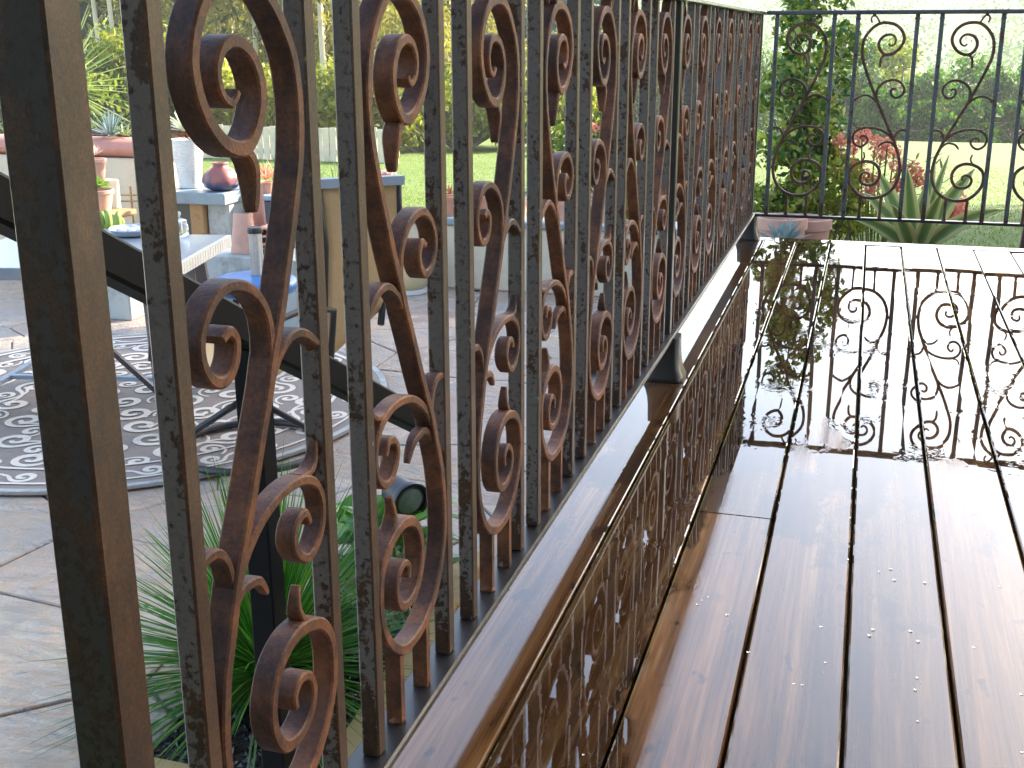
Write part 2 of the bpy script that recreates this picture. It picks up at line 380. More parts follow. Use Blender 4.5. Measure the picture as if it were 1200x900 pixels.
M['agave'] = agave_mat()

# ------------------------------------------------------------------ ground
PZ = -0.75                                    # patio level
def ground_h(x, y):
    z = -0.80 - 0.05*max(0.0, min(y, 70)-11.0)
    rt = min(1.0, max(0.0, (x+9.0)/5.0 + max(0, y-34)*.02))
    if y > 32: z -= rt*(0.14*(min(y, 62)-32.0))
    if y > 110: z += (1-math.cos(min(1.0, (y-110)/200.0)*math.pi))*.5*(17.0 + 4*math.sin(x*.016+1.0) + 2.0*math.sin(x*.045))
    return z
xs = np.concatenate([np.linspace(-420, -40, 20), np.linspace(-36, 36, 49), np.linspace(40, 420, 20)])
ys = np.concatenate([np.linspace(-60, -5, 8), np.linspace(-3, 40, 60), np.linspace(43, 130, 25), np.linspace(140, 420, 24)])
g = MB(); nx = len(xs)
g.add([(x, y, ground_h(x, y)) for y in ys for x in xs], [(j*nx+i, j*nx+i+1, j*nx+nx+i+1, j*nx+nx+i) for j in range(len(ys)-1) for i in range(nx-1)])
tag(g.build('ground', M['lawn'], smooth=True), kind='structure')

# flagstone patio
pat = MB(); pat.box(-9.0, -.64, .2, 7.55, PZ-.12, PZ-.012)
patio = tag(pat.build('patio', M['mortar']), kind='structure')
def clip(poly, p, n):
    out = []
    for i in range(len(poly)):
        a, b = poly[i], poly[(i+1) % len(poly)]; da = (a-p).dot(n); db = (b-p).dot(n)
        if da <= 0: out.append(a)
        if da*db < 0: out.append(a + (b-a)*(da/(da-db)))
    return out
S = []
st = .58; rr = random.Random(3)
for j in range(int(7.4/st)+2):
    for i in range(int(8.4/st)+2):
        S.append(Vector((-9.0 + (i+.5*(j % 2))*st + rr.uniform(-.29, .29), .2 + j*st + rr.uniform(-.29, .29))))
for s_ in S:
    if not (-8.9 < s_.x < -.66 and .9 < s_.y < 7.5): continue
    poly = [Vector((-9, .2)), Vector((-.64, .2)), Vector((-.64, 7.55)), Vector((-9, 7.55))]
    for o_ in S:
        d = o_-s_
        if 0 < d.length < 2.1: poly = clip(poly, s_+d*.5 - d.normalized()*.0028, d)
        if len(poly) < 3: break
    if len(poly) < 3: continue
    c = sum(poly, Vector((0, 0)))/len(poly); n = len(poly)
    if c.x > -1.05 and 2.05 < c.y < 3.3: pass
    jit = [rr.uniform(.985, 1.0) for _ in poly]; top = rr.uniform(-.003, .003)
    mb = MB(); vs = [((p.x-c.x)*k, (p.y-c.y)*k, -.03) for p, k in zip(poly, jit)] + [((p.x-c.x)*k, (p.y-c.y)*k, top-.004) for p, k in zip(poly, jit)] + \
        [((p.x-c.x)*k*.985, (p.y-c.y)*k*.985, top) for p, k in zip(poly, jit)]
    fs = [tuple(range(2*n, 3*n))]
    for i in range(n):
        j = (i+1) % n; fs += [(i, j, n+j, n+i), (n+i, n+j, 2*n+j, 2*n+i)]
    mb.add(vs, fs); o = mb.build('flagstone', M['stone'], patio); o.location = (c.x, c.y, PZ)

# ------------------------------------------------------------------ deck
DX0, PITCHB, DY1 = -0.398, 0.143, 5.208
BW = .1390                                     # board width; the rest of the pitch is gap
dk = MB(); dk.box(-.56, 3.0, -1.3, 5.29, -.26, -.045)
deck = tag(dk.build('deck', M['joist']), kind='structure')
rb = random.Random(11)
def board(x0, x1, y0, y1, tilt=0, dz=0):
    w, L = (x1-x0)/2, (y1-y0)/2; b = .0035; prof = [(-w, -.036), (-w, -b), (-w+.0012, -b*.35), (-w+b, 0), (-w*.45, .0003), (w*.45, .0003), (w-b, 0), (w-.0012, -b*.35), (w, -b), (w, -.036)]
    mb = MB(); n = len(prof)
    ysl = [-L, -L+.002, L-.002, L]; ins = [.0015, 0, 0, .0015]
    vs = [(px, y, pz - (k if pz > -.02 else 0)) for y, k in zip(ysl, ins) for px, pz in prof]
    fs = [tuple(range(n)), tuple(range(4*n-1, 3*n-1, -1))]
    for j in range(3):
        for i in range(n): fs.append((j*n+(i+1) % n, j*n+i, j*n+n+i, j*n+n+(i+1) % n))
    mb.add(vs, fs); o = mb.build('deck_board', M['deck'], deck)
    o.location = ((x0+x1)/2, (y0+y1)/2, dz); o.rotation_euler = (tilt*.12, tilt, 0)
joint = {1: [2.113], 2: [3.323], 4: [4.35], 6: [2.9], 8: [1.9], 10: [3.6]}
for k in range(-1, 23):
    x0 = DX0 + k*PITCHB + (PITCHB-BW)/2; x1 = x0+BW
    cuts = [-1.3] + joint.get(k, []) + [DY1]
    for a, b_ in zip(cuts[:-1], cuts[1:]):
        board(x0, x1, a+(.0012 if a > 0 else 0), b_-.0012, tilt=R(rb.uniform(-.5, .5)) if k >= 0 else 0.0, dz=rb.uniform(-.0008, .0008))
# the border board across the far end lies at right angles to the rest
mb = MB(); 
bo = None
w, L = .0415, 1.79
mb.bevbox(-w, w, -L, L, -.036, 0, .003)
bo = mb.build('border_board', M['deck'], deck); bo.location = (-.56+L, 5.213+w, .0005); bo.rotation_euler = (0, 0, R(90))

# unseen house and porch roof behind the camera, added to shade rails and deck
hs_ = thing('house', 'unseen grey shingled house with porch roof, added to shade the near rails and deck', 'house', (-1.0, -1.45, PZ))
m_ = MB(); m_.box(-2.6, 8, -4, 0, -.1, 5.2); m_.build('wall', M['house'], hs_)
m_ = MB(); m_.add([(-.1, 4.0, 3.45), (7.6, 4.0, 3.45), (7.6, -2.5, 5.2), (-.1, -2.5, 5.2), (-.1, 4.0, 3.30), (7.6, 4.0, 3.30), (7.6, -2.5, 5.05), (-.1, -2.5, 5.05)], [(0, 1, 2, 3), (7, 6, 5, 4), (0, 4, 5, 1), (1, 5, 6, 2), (2, 6, 7, 3), (3, 7, 4, 0)]); m_.build('added_porch_roof', M['joist'], hs_)

# ------------------------------------------------------------------ railings
SCR = {'main':[(0.1258,0.8194),(0.1358,0.8116),(0.1490,0.8194),(0.1530,0.8360),(0.1423,0.8515),(0.1227,0.8554),(0.1024,0.8471),(0.0900,0.8294),(0.0889,0.8099),(0.0988,0.7904),(0.1165,0.7776),(0.1412,0.7804),(0.1622,0.7933),(0.1781,0.8139),(0.1848,0.8377),(0.1795,0.8597),(0.1657,0.8801),(0.1424,0.8956),(0.1145,0.9012),(0.0871,0.8986),(0.0649,0.8859),(0.0455,0.8655),(0.0307,0.8405),(0.0250,0.8070),(0.0281,0.7677),(0.0407,0.7284),(0.0589,0.6833),(0.0756,0.6437),(0.0943,0.6069),(0.1049,0.5813),(0.1250,0.5415),(0.1502,0.4902),(0.1730,0.4480),(0.1915,0.4013),(0.2049,0.3638),(0.2120,0.3143),(0.2080,0.2760),(0.1929,0.2400),(0.1667,0.2124),(0.1335,0.1975),(0.1040,0.1940),(0.0700,0.1989),(0.0395,0.2200),(0.0167,0.2521),(0.0104,0.2817),(0.0151,0.3115),(0.0336,0.3328),(0.0643,0.3448),(0.0929,0.3444),(0.1186,0.3310),(0.1334,0.3032),(0.1302,0.2735),(0.1130,0.2522),(0.0864,0.2472),(0.0643,0.2566),(0.0552,0.2771),(0.0626,0.2939),(0.0793,0.3004),(0.0926,0.2913),(0.0914,0.2782)],
'tail':[(0.1165,0.7776),(0.1037,0.7652),(0.0997,0.7456),(0.1002,0.7259)],
'hook':[(0.0859,0.8997),(0.0742,0.9207),(0.0624,0.9301),(0.0520,0.9224),(0.0519,0.9098),(0.0570,0.9014)],
'right_spiral':[(0.0962,0.5984),(0.0953,0.6297),(0.1046,0.6525),(0.1256,0.6697),(0.1556,0.6773),(0.1812,0.6702),(0.1996,0.6495),(0.2004,0.6281),(0.1863,0.6109),(0.1671,0.6078),(0.1538,0.6190),(0.1509,0.6343),(0.1601,0.6435),(0.1711,0.6391)],
'left_twig':[(0.0988,0.5870),(0.0804,0.6050),(0.0571,0.6150),(0.0347,0.6119),(0.0092,0.5973)],
'left_spiral':[(0.1812,0.4301),(0.1545,0.4585),(0.1219,0.4769),(0.0874,0.4844),(0.0534,0.4825),(0.0270,0.4704),(0.0149,0.4497),(0.0178,0.4264),(0.0316,0.4110),(0.0497,0.4067),(0.0671,0.4176),(0.0744,0.4335),(0.0664,0.4479),(0.0502,0.4505),(0.0426,0.4387)],
'flick':[(0.0119,0.5060),(0.0186,0.4906),(0.0306,0.4833),(0.0505,0.4831)],
'right_twig':[(0.1777,0.4330),(0.1852,0.4620),(0.2007,0.4768),(0.2225,0.4772)],
'leaf':[(0.1888,0.4071),(0.1669,0.4257),(0.1459,0.4264),(0.1295,0.4191),(0.1178,0.4036)],
'bottom_flick':[(0.0476,0.3379),(0.0625,0.3530),(0.0672,0.3661),(0.0623,0.3847)]}
# (start width, middle width, end width) in the plane of the panel; depth across the panel
WID = {'main': (.0065, .0125, .0075), 'tail': (.012, .010, .006), 'hook': (.008, .007, .0045), 'right_spiral': (.0115, .010, .0075),
       'left_twig': (.0105, .009, .006), 'left_spiral': (.0115, .0095, .007), 'flick': (.004, .006, .008), 'right_twig': (.0105, .009, .006),
       'leaf': (.0115, .009, .004), 'bottom_flick': (.010, .007, .004)}
SPAN = .2296
def scroll_mesh(name, mirror, mat, z_bot, z_top, depth=.0222, axis='Y', fat=1.02):
    """one cast scroll panel, along axis Y (side rail, depth in x) or X (end rail, depth in y)"""
    mb = MB()
    for q, (key, pts) in enumerate(SCR.items()):
        P = catmull(pts, 5); N = len(P); w0, w1, w2 = WID[key]; dep = depth - .0007*q - (.003 if key in ('tail', 'leaf', 'flick') else 0)
        vs = []; fs = []
        for k, (u, z) in enumerate(P):
            a = Vector(P[max(k-1, 0)]); b = Vector(P[min(k+1, N-1)]); t = (b-a).normalized(); nrm = Vector((-t.y, t.x))
            s = k/(N-1); w = fat*((w0 + (w1-w0)*min(1, s/.12)) if s < .5 else (w2 + (w1-w2)*min(1, (1-s)/.12)))
            tip = 1.0
            if key in ('tail', 'leaf', 'flick', 'bottom_flick', 'hook'): tip = 1-.5*max(0, (s if key != 'flick' else 1-s)-.45)/.55
            c = min(.0018, w*.2); dep_ = dep*tip
            for i, j in ((-w/2+c, -dep_/2), (w/2-c, -dep_/2), (w/2, -dep_/2+c), (w/2, dep_/2-c), (w/2-c, dep_/2), (-w/2+c, dep_/2), (-w/2, dep_/2-c), (-w/2, -dep_/2+c)):
                uu = u + nrm.x*i; zz = z + nrm.y*i
                if mirror: uu = SPAN-uu
                vs.append((j, uu, zz) if axis == 'Y' else (uu, j, zz))
        for k in range(N-1):
            for i in range(8):
                j = (i+1) % 8; fs.append((k*8+i, k*8+j, k*8+8+j, k*8+8+i))
        fs += [tuple(range(7, -1, -1)), tuple(range((N-1)*8, N*8))]
        mb.add(vs, fs)
    def blk(u0, u1, z0, z1, dep):
        if mirror: u0, u1 = SPAN-u1, SPAN-u0
        if axis == 'Y': mb.box(-dep/2, dep/2, u0, u1, z0, z1)
        else: mb.box(u0, u1, -dep/2, dep/2, z0, z1)
    blk(.0585, .0695, z_bot-.001, .206, .0185); blk(.142, .153, z_bot-.001, .206, .0182)      # pegs to the bottom rail
    blk(.057, .067, .927, z_top+.001, .014)                                                    # lug to the top rail
    blk(.209, SPAN-.009, .307, .319, .012); blk(.009, .012, .272, .285, .012)                  # lugs to the bars
    rw_ = random.Random(len(name))
    for u, z, q_ in ((.0105, .5965, .0065), (.2195, .4772, .0065), (.0105, .2785, .0055), (.2195, .313, .006), (.064, z_bot+.001, .0085), (.1475, z_bot+.001, .0085), (.062, z_top-.002, .007)):   # weld beads
        if mirror: u = SPAN-u
        vs = []; fs = []; n_ = 8
        for a_ in range(5):
            la = -math.pi/2 + math.pi*a_/4; rr_ = math.cos(la)
            for b_ in range(n_):
                lo = 2*math.pi*b_/n_; k_ = q_*rw_.uniform(.85, 1.15); p_ = (k_*rr_*math.cos(lo), k_*rr_*math.sin(lo), k_*math.sin(la))
                vs.append((p_[0]*1.3, u+p_[1], z+p_[2]) if axis == 'Y' else (u+p_[1], p_[0]*1.1, z+p_[2]))
        for a_ in range(4):
            for b_ in range(n_): fs.append((a_*n_+b_, a_*n_+(b_+1) % n_, (a_+1)*n_+(b_+1) % n_, (a_+1)*n_+b_))
        mb.add(vs, fs)
    me = mb.mesh(name, mat, auto=R(40)); 
    bm = bmesh.new(); bm.from_mesh(me); bmesh.ops.recalc_face_normals(bm, faces=bm.faces); bm.to_mesh(me); bm.free()
    me.set_sharp_from_angle(angle=R(40)); return me

ZT, ZB = .934, .112
def flared_foot(mat, name, parent, loc, top=ZB-.014):
    mb = MB(); h = top
    prof = [(.053, 0), (.054, .006), (.052, .012), (.046, .026), (.041, .048), (.039, .070), (.038, h)]
    mb.lathe(prof, 32, sq=5); o = mb.build(name, mat, parent, auto=R(50)); o.location = loc; return o

# --- side railing along the left edge of the deck
XR = -.452; BS = .0200
rail = thing('iron_railing', 'rust-stained iron railing with close scroll panels running along the left edge of the wet deck', 'railing', (0, 0, .0195))
rail.rotation_euler = (-.0195/5.25, 0, 0)                      # it climbs a little towards the steps
bar_me = MB(); bar_me.bevbox(-BS/2, BS/2, -BS/2, BS/2, 0, ZT-ZB+.002, .0018); bar_me = bar_me.mesh('baluster', M['bar'])
sc_a = scroll_mesh('scroll_panel', False, M['scroll'], ZB, ZT); sc_b = scroll_mesh('scroll_panel_mirrored', True, M['scroll'], ZB, ZT)
pm = MB(); pm.bevbox(-.019, .019, -.018, .018, 0, ZT+.004, .0022); post_me = pm.mesh('post', M['post'])
Y0, PER = .700, .3265
o = put('post', post_me, rail, (XR-.019, .597+.018, -.005)); o['label'] = 'thick blotchy rusted post nearest the camera'
for i in range(14):
    yb = Y0 + PER*i + BS/2
    for j, y in enumerate((yb, yb+SPAN)):
        if i == 7 and j == 0:
            p2 = MB(); p2.bevbox(-.019, .019, -.015, .015, 0, ZT-ZB+.002, .002); o = p2.build('post', M['black'], rail); o.location = (XR-.017, y, ZB-.001); continue
        put('baluster', bar_me, rail, (XR-BS/2, y, ZB-.001))
    put('scroll_panel', sc_b if i % 2 == 0 else sc_a, rail, (XR-BS/2, yb, 0))
pc = MB(); pc.bevbox(-.019, .019, -.016, .016, 0, ZT+.002, .002); o = pc.build('post', M['black'], rail); o.location = (XR-.017, 5.252, .004)
tb = MB(); tb.bevbox(-.0235, .0235, -2.336, 2.336, 0, .012, .0025); o = tb.build('bottom_rail', M['black'], rail); o.location = (XR-BS/2, 2.937, ZB-.013)
tp = MB(); tp.bevbox(-.024, .024, -2.36, 2.36, 0, .015, .003); o = tp.build('top_rail', M['rail'], rail); o.location = (XR-BS/2, 2.945, ZT)
flared_foot(M['black'], 'post_foot', rail, (XR-BS/2, Y0+PER*7+BS/2, .0008-.0195*(1-3/5.25)), ZB+.002)
flared_foot(M['black'], 'post_foot', rail, (XR-.015, 5.238, .0012))

# --- end railing across the far end
DYR = 5.248
rail2 = thing('iron_railing', 'grey iron railing with open scrolls crossing the far end of the deck', 'railing', (0, 0, 0))
fb = MB(); fb.bevbox(-.0085, .0085, -.0085, .0085, 0, ZT-ZB+.002, .0016)
for k, zc in ((1, .803), ): fb.bevbox(-.0105, .0105, -.0105, .0105, zc, zc+.008, .0015)
fb = fb.mesh('baluster', M['bar_far'])
s2a = scroll_mesh('scroll_panel_end', False, M['scroll_far'], ZB, ZT, .014, 'X', .98); s2b = scroll_mesh('scroll_panel_end_mirrored', True, M['scroll_far'], ZB, ZT, .014, 'X', .98)
XF0, PF = -.3926, .3228
for i in range(10):
    xb = XF0 + PF*i
    put('baluster', fb, rail2, (xb, DYR, ZB-.001)); put('baluster', fb, rail2, (xb+SPAN, DYR, ZB-.001))
    put('scroll_panel', s2b if i % 2 == 0 else s2a, rail2, (xb, DYR, 0))
b2 = MB(); b2.bevbox(-.0155, .0155, -1.69, 1.69, 0, .0115, .002); o = b2.build('bottom_rail', M['black'], rail2); o.location = (-.448+1.69, DYR, ZB-.0125); o.rotation_euler = (0, 0, R(90))
t2 = MB(); t2.bevbox(-.021, .021, -1.69, 1.69, 0, .0165, .003); o = t2.build('top_rail', M['rail'], rail2); o.location = (-.436+1.69, DYR, ZT); o.rotation_euler = (0, 0, R(90))
pe = MB(); pe.bevbox(-.019, .019, -.016, .016, 0, ZT+.002, .002); o = pe.build('post', M['black'], rail2); o.location = (-.448+3.36, DYR, .004)

# water beads on the boards and along the rails
def drops():
    mb = MB(); rd = random.Random(5)
    def bead(x, y, z, r, flat=.55):
        n = 8; prof = [(r, 0), (r*.92, r*.3*flat), (r*.62, r*.78*flat), (0.0001, r*flat)]
        mb.lathe(prof, n, (x, y, z))
    for _ in range(26):
        y = 1.15 + rd.random()**1.6*2.2; x = -.39 + rd.random()*(1.3)
        k = (x-DX0) % PITCHB
        if k < .012 or k > .131: continue
        for _c in range(rd.choice((1, 1, 2, 3))):
            bead(x+rd.uniform(-.012, .012), y+rd.uniform(-.03, .03), .0012, rd.uniform(.0009, .0022), .35)
    for _ in range(46):
        bead(XR+.0135+rd.uniform(-.006, .004)-.007, rd.uniform(.9, 4.4), ZB-.0012, rd.uniform(.0012, .0026), 1.0)
    for px, py in ((877, 765), (1019, 745), (1044, 667), (1048, 680), (1076, 752), (1142, 759), (962, 735), (1172, 688), (1067, 740), (1023, 738), (852, 721), (1197, 814), (1084, 683)):
        p = atz(px, py, 0); bead(p.x, p.y, .0012, .0028, .35)
    o = mb.build('water_droplets', M['water'], smooth=True); tag(o, 'clear rain beads scattered on the wet boards and rail', 'water droplets', kind='stuff')
drops()

# ------------------------------------------------------------------ leaf and plant helpers
def leaf_cloud(centers, radii, n, size, seed, aspect=.45, droop=0.0, squash=1.0):
    """n leaf quads gathered round the clump centres, thinner inside than at the rim"""
    r = np.random.default_rng(seed); C_ = np.asarray(centers, float); ra = np.asarray(radii, float)
    wgt = ra**2; idx = r.choice(len(C_), n, p=wgt/wgt.sum())
    d = r.normal(size=(n, 3)); d /= np.linalg.norm(d, axis=1)[:, None]; rad = ra[idx]*(r.random(n)**.42)
    d[:, 2] *= squash; P = C_[idx] + d*rad[:, None]
    t = r.normal(size=(n, 3)); t[:, 2] -= droop; t /= np.linalg.norm(t, axis=1)[:, None]
    b = np.cross(t, r.normal(size=(n, 3)) + d*.8); b /= np.linalg.norm(b, axis=1)[:, None]
    L = size*(.6+.8*r.random(n))[:, None]; W = L*aspect; nrm = np.cross(t, b)
    V = np.stack([P - t*L*.5, P + b*W*.5 + nrm*L*.06, P + t*L*.5, P - b*W*.5 + nrm*L*.06], 1).reshape(-1, 3)
    return V, np.arange(4*n).reshape(-1, 4)
def limbs(mb, base, tops, r0, seed, sag=.1):
    r = random.Random(seed); base = Vector(base)
    for tpt in tops:
        tpt = Vector(tpt); mid = base.lerp(tpt, .5) + Vector((r.uniform(-1, 1), r.uniform(-1, 1), r.uniform(0, 1)))*((tpt-base).length*sag)
        mb.tube([base, base.lerp(mid, .5), mid, mid.lerp(tpt, .6), tpt], [r0, r0*.8, r0*.6, r0*.4, r0*.15], 6)
def tree(name, label, cat, x, y, h, cw, leaf, bark, seed, group, n=2600, size=.30, trunk_h=.45, trunk_r=.1, clumps=16, droop=0.0, lean=0.0, trunks=1, aspect=.45, back=0.0):
    r = random.Random(seed); z0 = ground_h(x, y); t = thing(name, label, cat, (x, y, z0), 0, group)
    mb = MB()
    for q in range(trunks):
        ox = (q-(trunks-1)/2)*trunk_r*6 + r.uniform(-.05, .05); lx = lean*h + r.uniform(-.03, .03)*h
        ln = [Vector((ox + lx*s*s + math.sin(s*5+q)*trunk_r*.6, r.uniform(-.02, .02)*h*s, h*.92*s - .2*(1-s))) for s in (0, .12, .3, .5, .7, .86, 1)]
        mb.tube(ln, [trunk_r*k for k in (1.35, 1.05, .9, .72, .52, .32, .12)], 8)
        limbs(mb, ln[3], [ln[3] + Vector((r.uniform(-cw, cw)*.5, r.uniform(-cw, cw)*.5, h*r.uniform(.1, .35))) for _ in range(4)], trunk_r*.42, seed+q)
        limbs(mb, ln[4], [ln[4] + Vector((r.uniform(-cw, cw)*.45, r.uniform(-cw, cw)*.45, h*r.uniform(.05, .25))) for _ in range(3)], trunk_r*.3, seed+q+9)
    mb.build('trunk', bark, t, smooth=True)
    cs = []; ra = []
    for k in range(clumps):
        zz = r.uniform(trunk_h, 1.0); wid = math.sin(min(1, (1.08-zz)/(1.08-trunk_h))*math.pi*.62)**.7
        a = r.uniform(0, 6.283); q_ = r.uniform(.15, 1)*cw*.5*wid
        cs.append((lean*h*zz*zz + q_*math.cos(a), q_*math.sin(a)+back, zz*h)); ra.append(cw*r.uniform(.13, .25))
    V, F = leaf_cloud(cs, ra, n, size, seed, aspect, droop, .8)
    put('crown', np_mesh('crown', V, F, leaf), t); return t
def shrub(name, label, cat, x, y, h, w, leaf, seed, group, n=1200, size=.12, z0=None):
    r = random.Random(seed); z0 = ground_h(x, y) if z0 is None else z0; t = thing(name, label, cat, (x, y, z0), 0, group)
    mb = MB(); cs = [(r.uniform(-.4, .4)*w, r.uniform(-.4, .4)*w, h*r.uniform(.25, .85)) for _ in range(11)]
    limbs(mb, (0, 0, -.05), cs, w*.02+.006, seed); mb.build('stems', M['dark_bark'], t, smooth=True)
    V, F = leaf_cloud(cs, [w*r.uniform(.16, .28) for _ in cs], n, size, seed, .5, 0, min(1.0, h/w)); put('foliage', np_mesh('foliage', V, F, leaf), t); return t
def blade(mb, p, d, L, w, sag, n=5, fold=.25, upv=Vector((0, 0, 1))):
    """a sword leaf from p in direction d, V-folded, arching under its own weight"""
    d = Vector(d).normalized(); side = d.cross(upv)
    if side.length < 1e-3: side = Vector((1, 0, 0))
    side.normalize(); vs = []; fs = []
    for k in range(n+1):
        s = k/n; c = Vector(p) + d*(L*s) - Vector((0, 0, 1))*(sag*L*s*s); ww = w*(.75+.5*s if s < .4 else .95)*(1-s**3.0)+.0004
        nn = side.cross(d).normalized()
        vs += [c - side*ww/2 + nn*ww*fold, c, c + side*ww/2 + nn*ww*fold]
    for k in range(n):
        for i in range(2): fs.append((3*k+i, 3*k+i+1, 3*k+4+i, 3*k+3+i))
    mb.add(vs, fs)
def rosette(name, label, cat, loc, n, L, w, mat, seed, sag=.15, lo=-5, hi=85, group=None, trunk=None, part='leaves', nseg=5):
    r = random.Random(seed); t = thing(name, label, cat, loc, 0, group); mb = MB()
    for k in range(n):
        a = k*2.39996 + r.uniform(-.2, .2); el = R(hi + (lo-hi)*(k+.5)/n + r.uniform(-6, 6)); l_ = L*r.uniform(.8, 1.1)
        d = (math.cos(a)*math.cos(el), math.sin(a)*math.cos(el), math.sin(el)); blade(mb, (d[0]*w*.6, d[1]*w*.6, .02), d, l_, w*r.uniform(.85, 1.1), sag*math.cos(el)*r.uniform(.5, 1.4), nseg)
    mb.build(part, mat, t)
    if trunk:
        tb_ = MB(); tb_.lathe([(trunk[0]*1.2, -trunk[1]), (trunk[0], -trunk[1]*.5), (trunk[0]*.9, .02), (.001, .03)], 10); tb_.build('stem', M['dark_bark'], t)
    return t
def pot(name, label, loc, r, h, mat, rim=.012, group=None, taper=.72, soil=True):
    t = thing(name, label, 'pot', loc, 0, group); mb = MB()
    mb.lathe([(r*taper, 0), (r*(taper+.1), h*.3), (r*.97, h*.8), (r*.98, h*.82), (r+rim*.5, h*.83), (r+rim*.5, h*.99), (r+rim*.3, h), (r-rim*.4, h), (r-rim*.7, h*.97), (r-rim, h*.86), (r*.7, h*.855), (.001, h*.855)], 32)
    mb.build('body', mat, t, auto=R(35))
    if soil:
        s_ = MB(); s_.lathe([(r-rim*1.05, h*.868), (r*.5, h*.885), (.001, h*.88)], 20); s_.build('soil', M['soil'], t)
    return t
def ball_flower(name, parent, loc, r, mat, seed, n=46, pet=.35):
    V, F = leaf_cloud([(0, 0, 0)], [r], n, r*pet*2, seed, .8); return put(name, np_mesh(name, V, F, mat), parent, loc)

# ------------------------------------------------------------------ gravel bed with timber edging beside the deck
tm = MB(); tm.bevbox(-.04, .04, -.185, .185, -.07, .055, .004); o = tm.build('timber_edging', M['timber']); o.location = (-1.27, 1.955, PZ+.012); o.rotation_euler = (0, 0, R(89))
tag(o, 'short yellowish landscape timber at the near end of the black gravel bed', 'timber edging')
tm = MB(); tm.bevbox(-.04, .04, -.62, .62, -.07, .055, .004); o = tm.build('timber_edging', M['timber']); o.location = (-1.04, 2.62, PZ+.012); o.rotation_euler = (0, 0, R(3))
tag(o, 'long yellowish landscape timber along the deck side of the black gravel bed', 'timber edging')
bed = MB(); bed.box(-1.50, -1.09, 2.0, 3.2, PZ-.03, PZ+.022); tag(bed.build('gravel_bed', M['soil']), kind='structure')
pb = MB(); rg = random.Random(2)
for _ in range(2300):
    x, y = rg.uniform(-1.495, -1.1), rg.uniform(2.01, 3.18); s = rg.uniform(.006, .013); z = PZ+.022+s*.4
    v = [Vector((rg.uniform(.6, 1.2), rg.uniform(-.3, .3), rg.uniform(-.3, .3)))*s, Vector((-rg.uniform(.6, 1.2), rg.uniform(-.3, .3), rg.uniform(-.3, .3)))*s, Vector((rg.uniform(-.3, .3), rg.uniform(.6, 1.2), 0))*s, Vector((0, -rg.uniform(.6, 1.2), rg.uniform(-.3, .3)))*s, Vector((rg.uniform(-.4, .4), 0, rg.uniform(.5, .9)))*s, Vector((0, 0, -.6))*s]
    rot = Matrix.Rotation(rg.uniform(0, 6.28), 3, 'Z'); pb.add([rot @ p + Vector((x, y, z)) for p in v], [(0, 2, 4), (2, 1, 4), (1, 3, 4), (3, 0, 4), (2, 0, 5), (1, 2, 5), (3, 1, 5), (0, 3, 5)])
tag(pb.build('lava_gravel', M['lava']), 'wet black lava gravel filling the timber-edged bed', 'gravel', kind='stuff')
rosette('needle_plant', 'large spiky green needle-leaved plant beaded with rain in the black gravel bed', 'plant', (-1.37, 2.42, PZ+.03), 820, .58, .0074, M['needle'], 21, .22, -12, 86, part='needles', trunk=(.03, .05), nseg=4)
hy = thing('hydrangea', 'white-flowered hydrangea with broad bright green leaves behind the spiky plant', 'plant', (-1.27, 2.95, PZ))
rh = random.Random(4); lm_ = MB(); sm_ = MB()
hp = [at(407, 618, 3.0), at(432, 632, 2.95), at(462, 652, 2.95), at(463, 722, 2.8), at(420, 690, 2.85), at(500, 690, 3.0), at(400, 615, 3.05)]
for k, p in enumerate(hp):
    q_ = p - Vector((-1.27, 2.95, PZ)); sm_.tube([(rh.uniform(-.03, .03), rh.uniform(-.03, .03), 0), q_*.6, q_], .004, 5); ball_flower('flower_head', hy, q_, .055 if k else .06, M['petal_white'], 50+k, 130, .20)
for k in range(96):
    a = rh.uniform(0, 6.28); el = R(rh.uniform(-10, 55)); d = Vector((math.cos(a)*math.cos(el), math.sin(a)*math.cos(el), math.sin(el))); b0 = Vector((rh.uniform(-.14, .14), rh.uniform(-.14, .14), rh.uniform(.03, .30)))
    blade(lm_, b0, d, rh.uniform(.10, .17), rh.uniform(.05, .075), .25, 5, .12)
sm_.build('stems', M['broad'], hy, smooth=True); lm_.build('leaves', M['broad'], hy)

# garden spotlight on its stake
sp0 = at(476, 596, 2.95); spt = thing('garden_spotlight', 'small round black garden spotlight with a glass lens beside the hydrangea', 'spotlight', (sp0.x, sp0.y, PZ))
hh = sp0.z-PZ+.03; st_ = MB(); st_.tube([(0, 0, -.03), (0, 0, hh-.03)], .011, 10); st_.build('stake', M['dark_metal'], spt, smooth=True)
ax = Matrix.Translation((0.005, 0, hh)) @ Matrix.Rotation(R(-38), 4, 'Z') @ Matrix.Rotation(R(96), 4, 'Y') @ Matrix.Scale(1.15, 4)
hb = MB(); hb.lathe([(.03, -.07), (.040, -.06), (.043, -.02), (.043, 0), (.050, .003), (.052, .012), (.050, .02), (.043, .02), (.041, .012)], 28); hb.v = [tuple(ax @ Vector(p)) for p in hb.v]; hb.build('housing', M['dark_metal'], spt, auto=R(40))
lb = MB(); lb.lathe([(.0415, .011), (.03, .017), (.001, .019)], 28); lb.v = [tuple(ax @ Vector(p)) for p in lb.v]; lb.build('lens', M['lens'], spt, smooth=True)
yk = MB(); yk.bar((-.012, 0, hh-.06), (-.012, 0, hh+.0), .012, .03, Vector((0, 1, 0))); yk.build('bracket', M['silver'], spt)

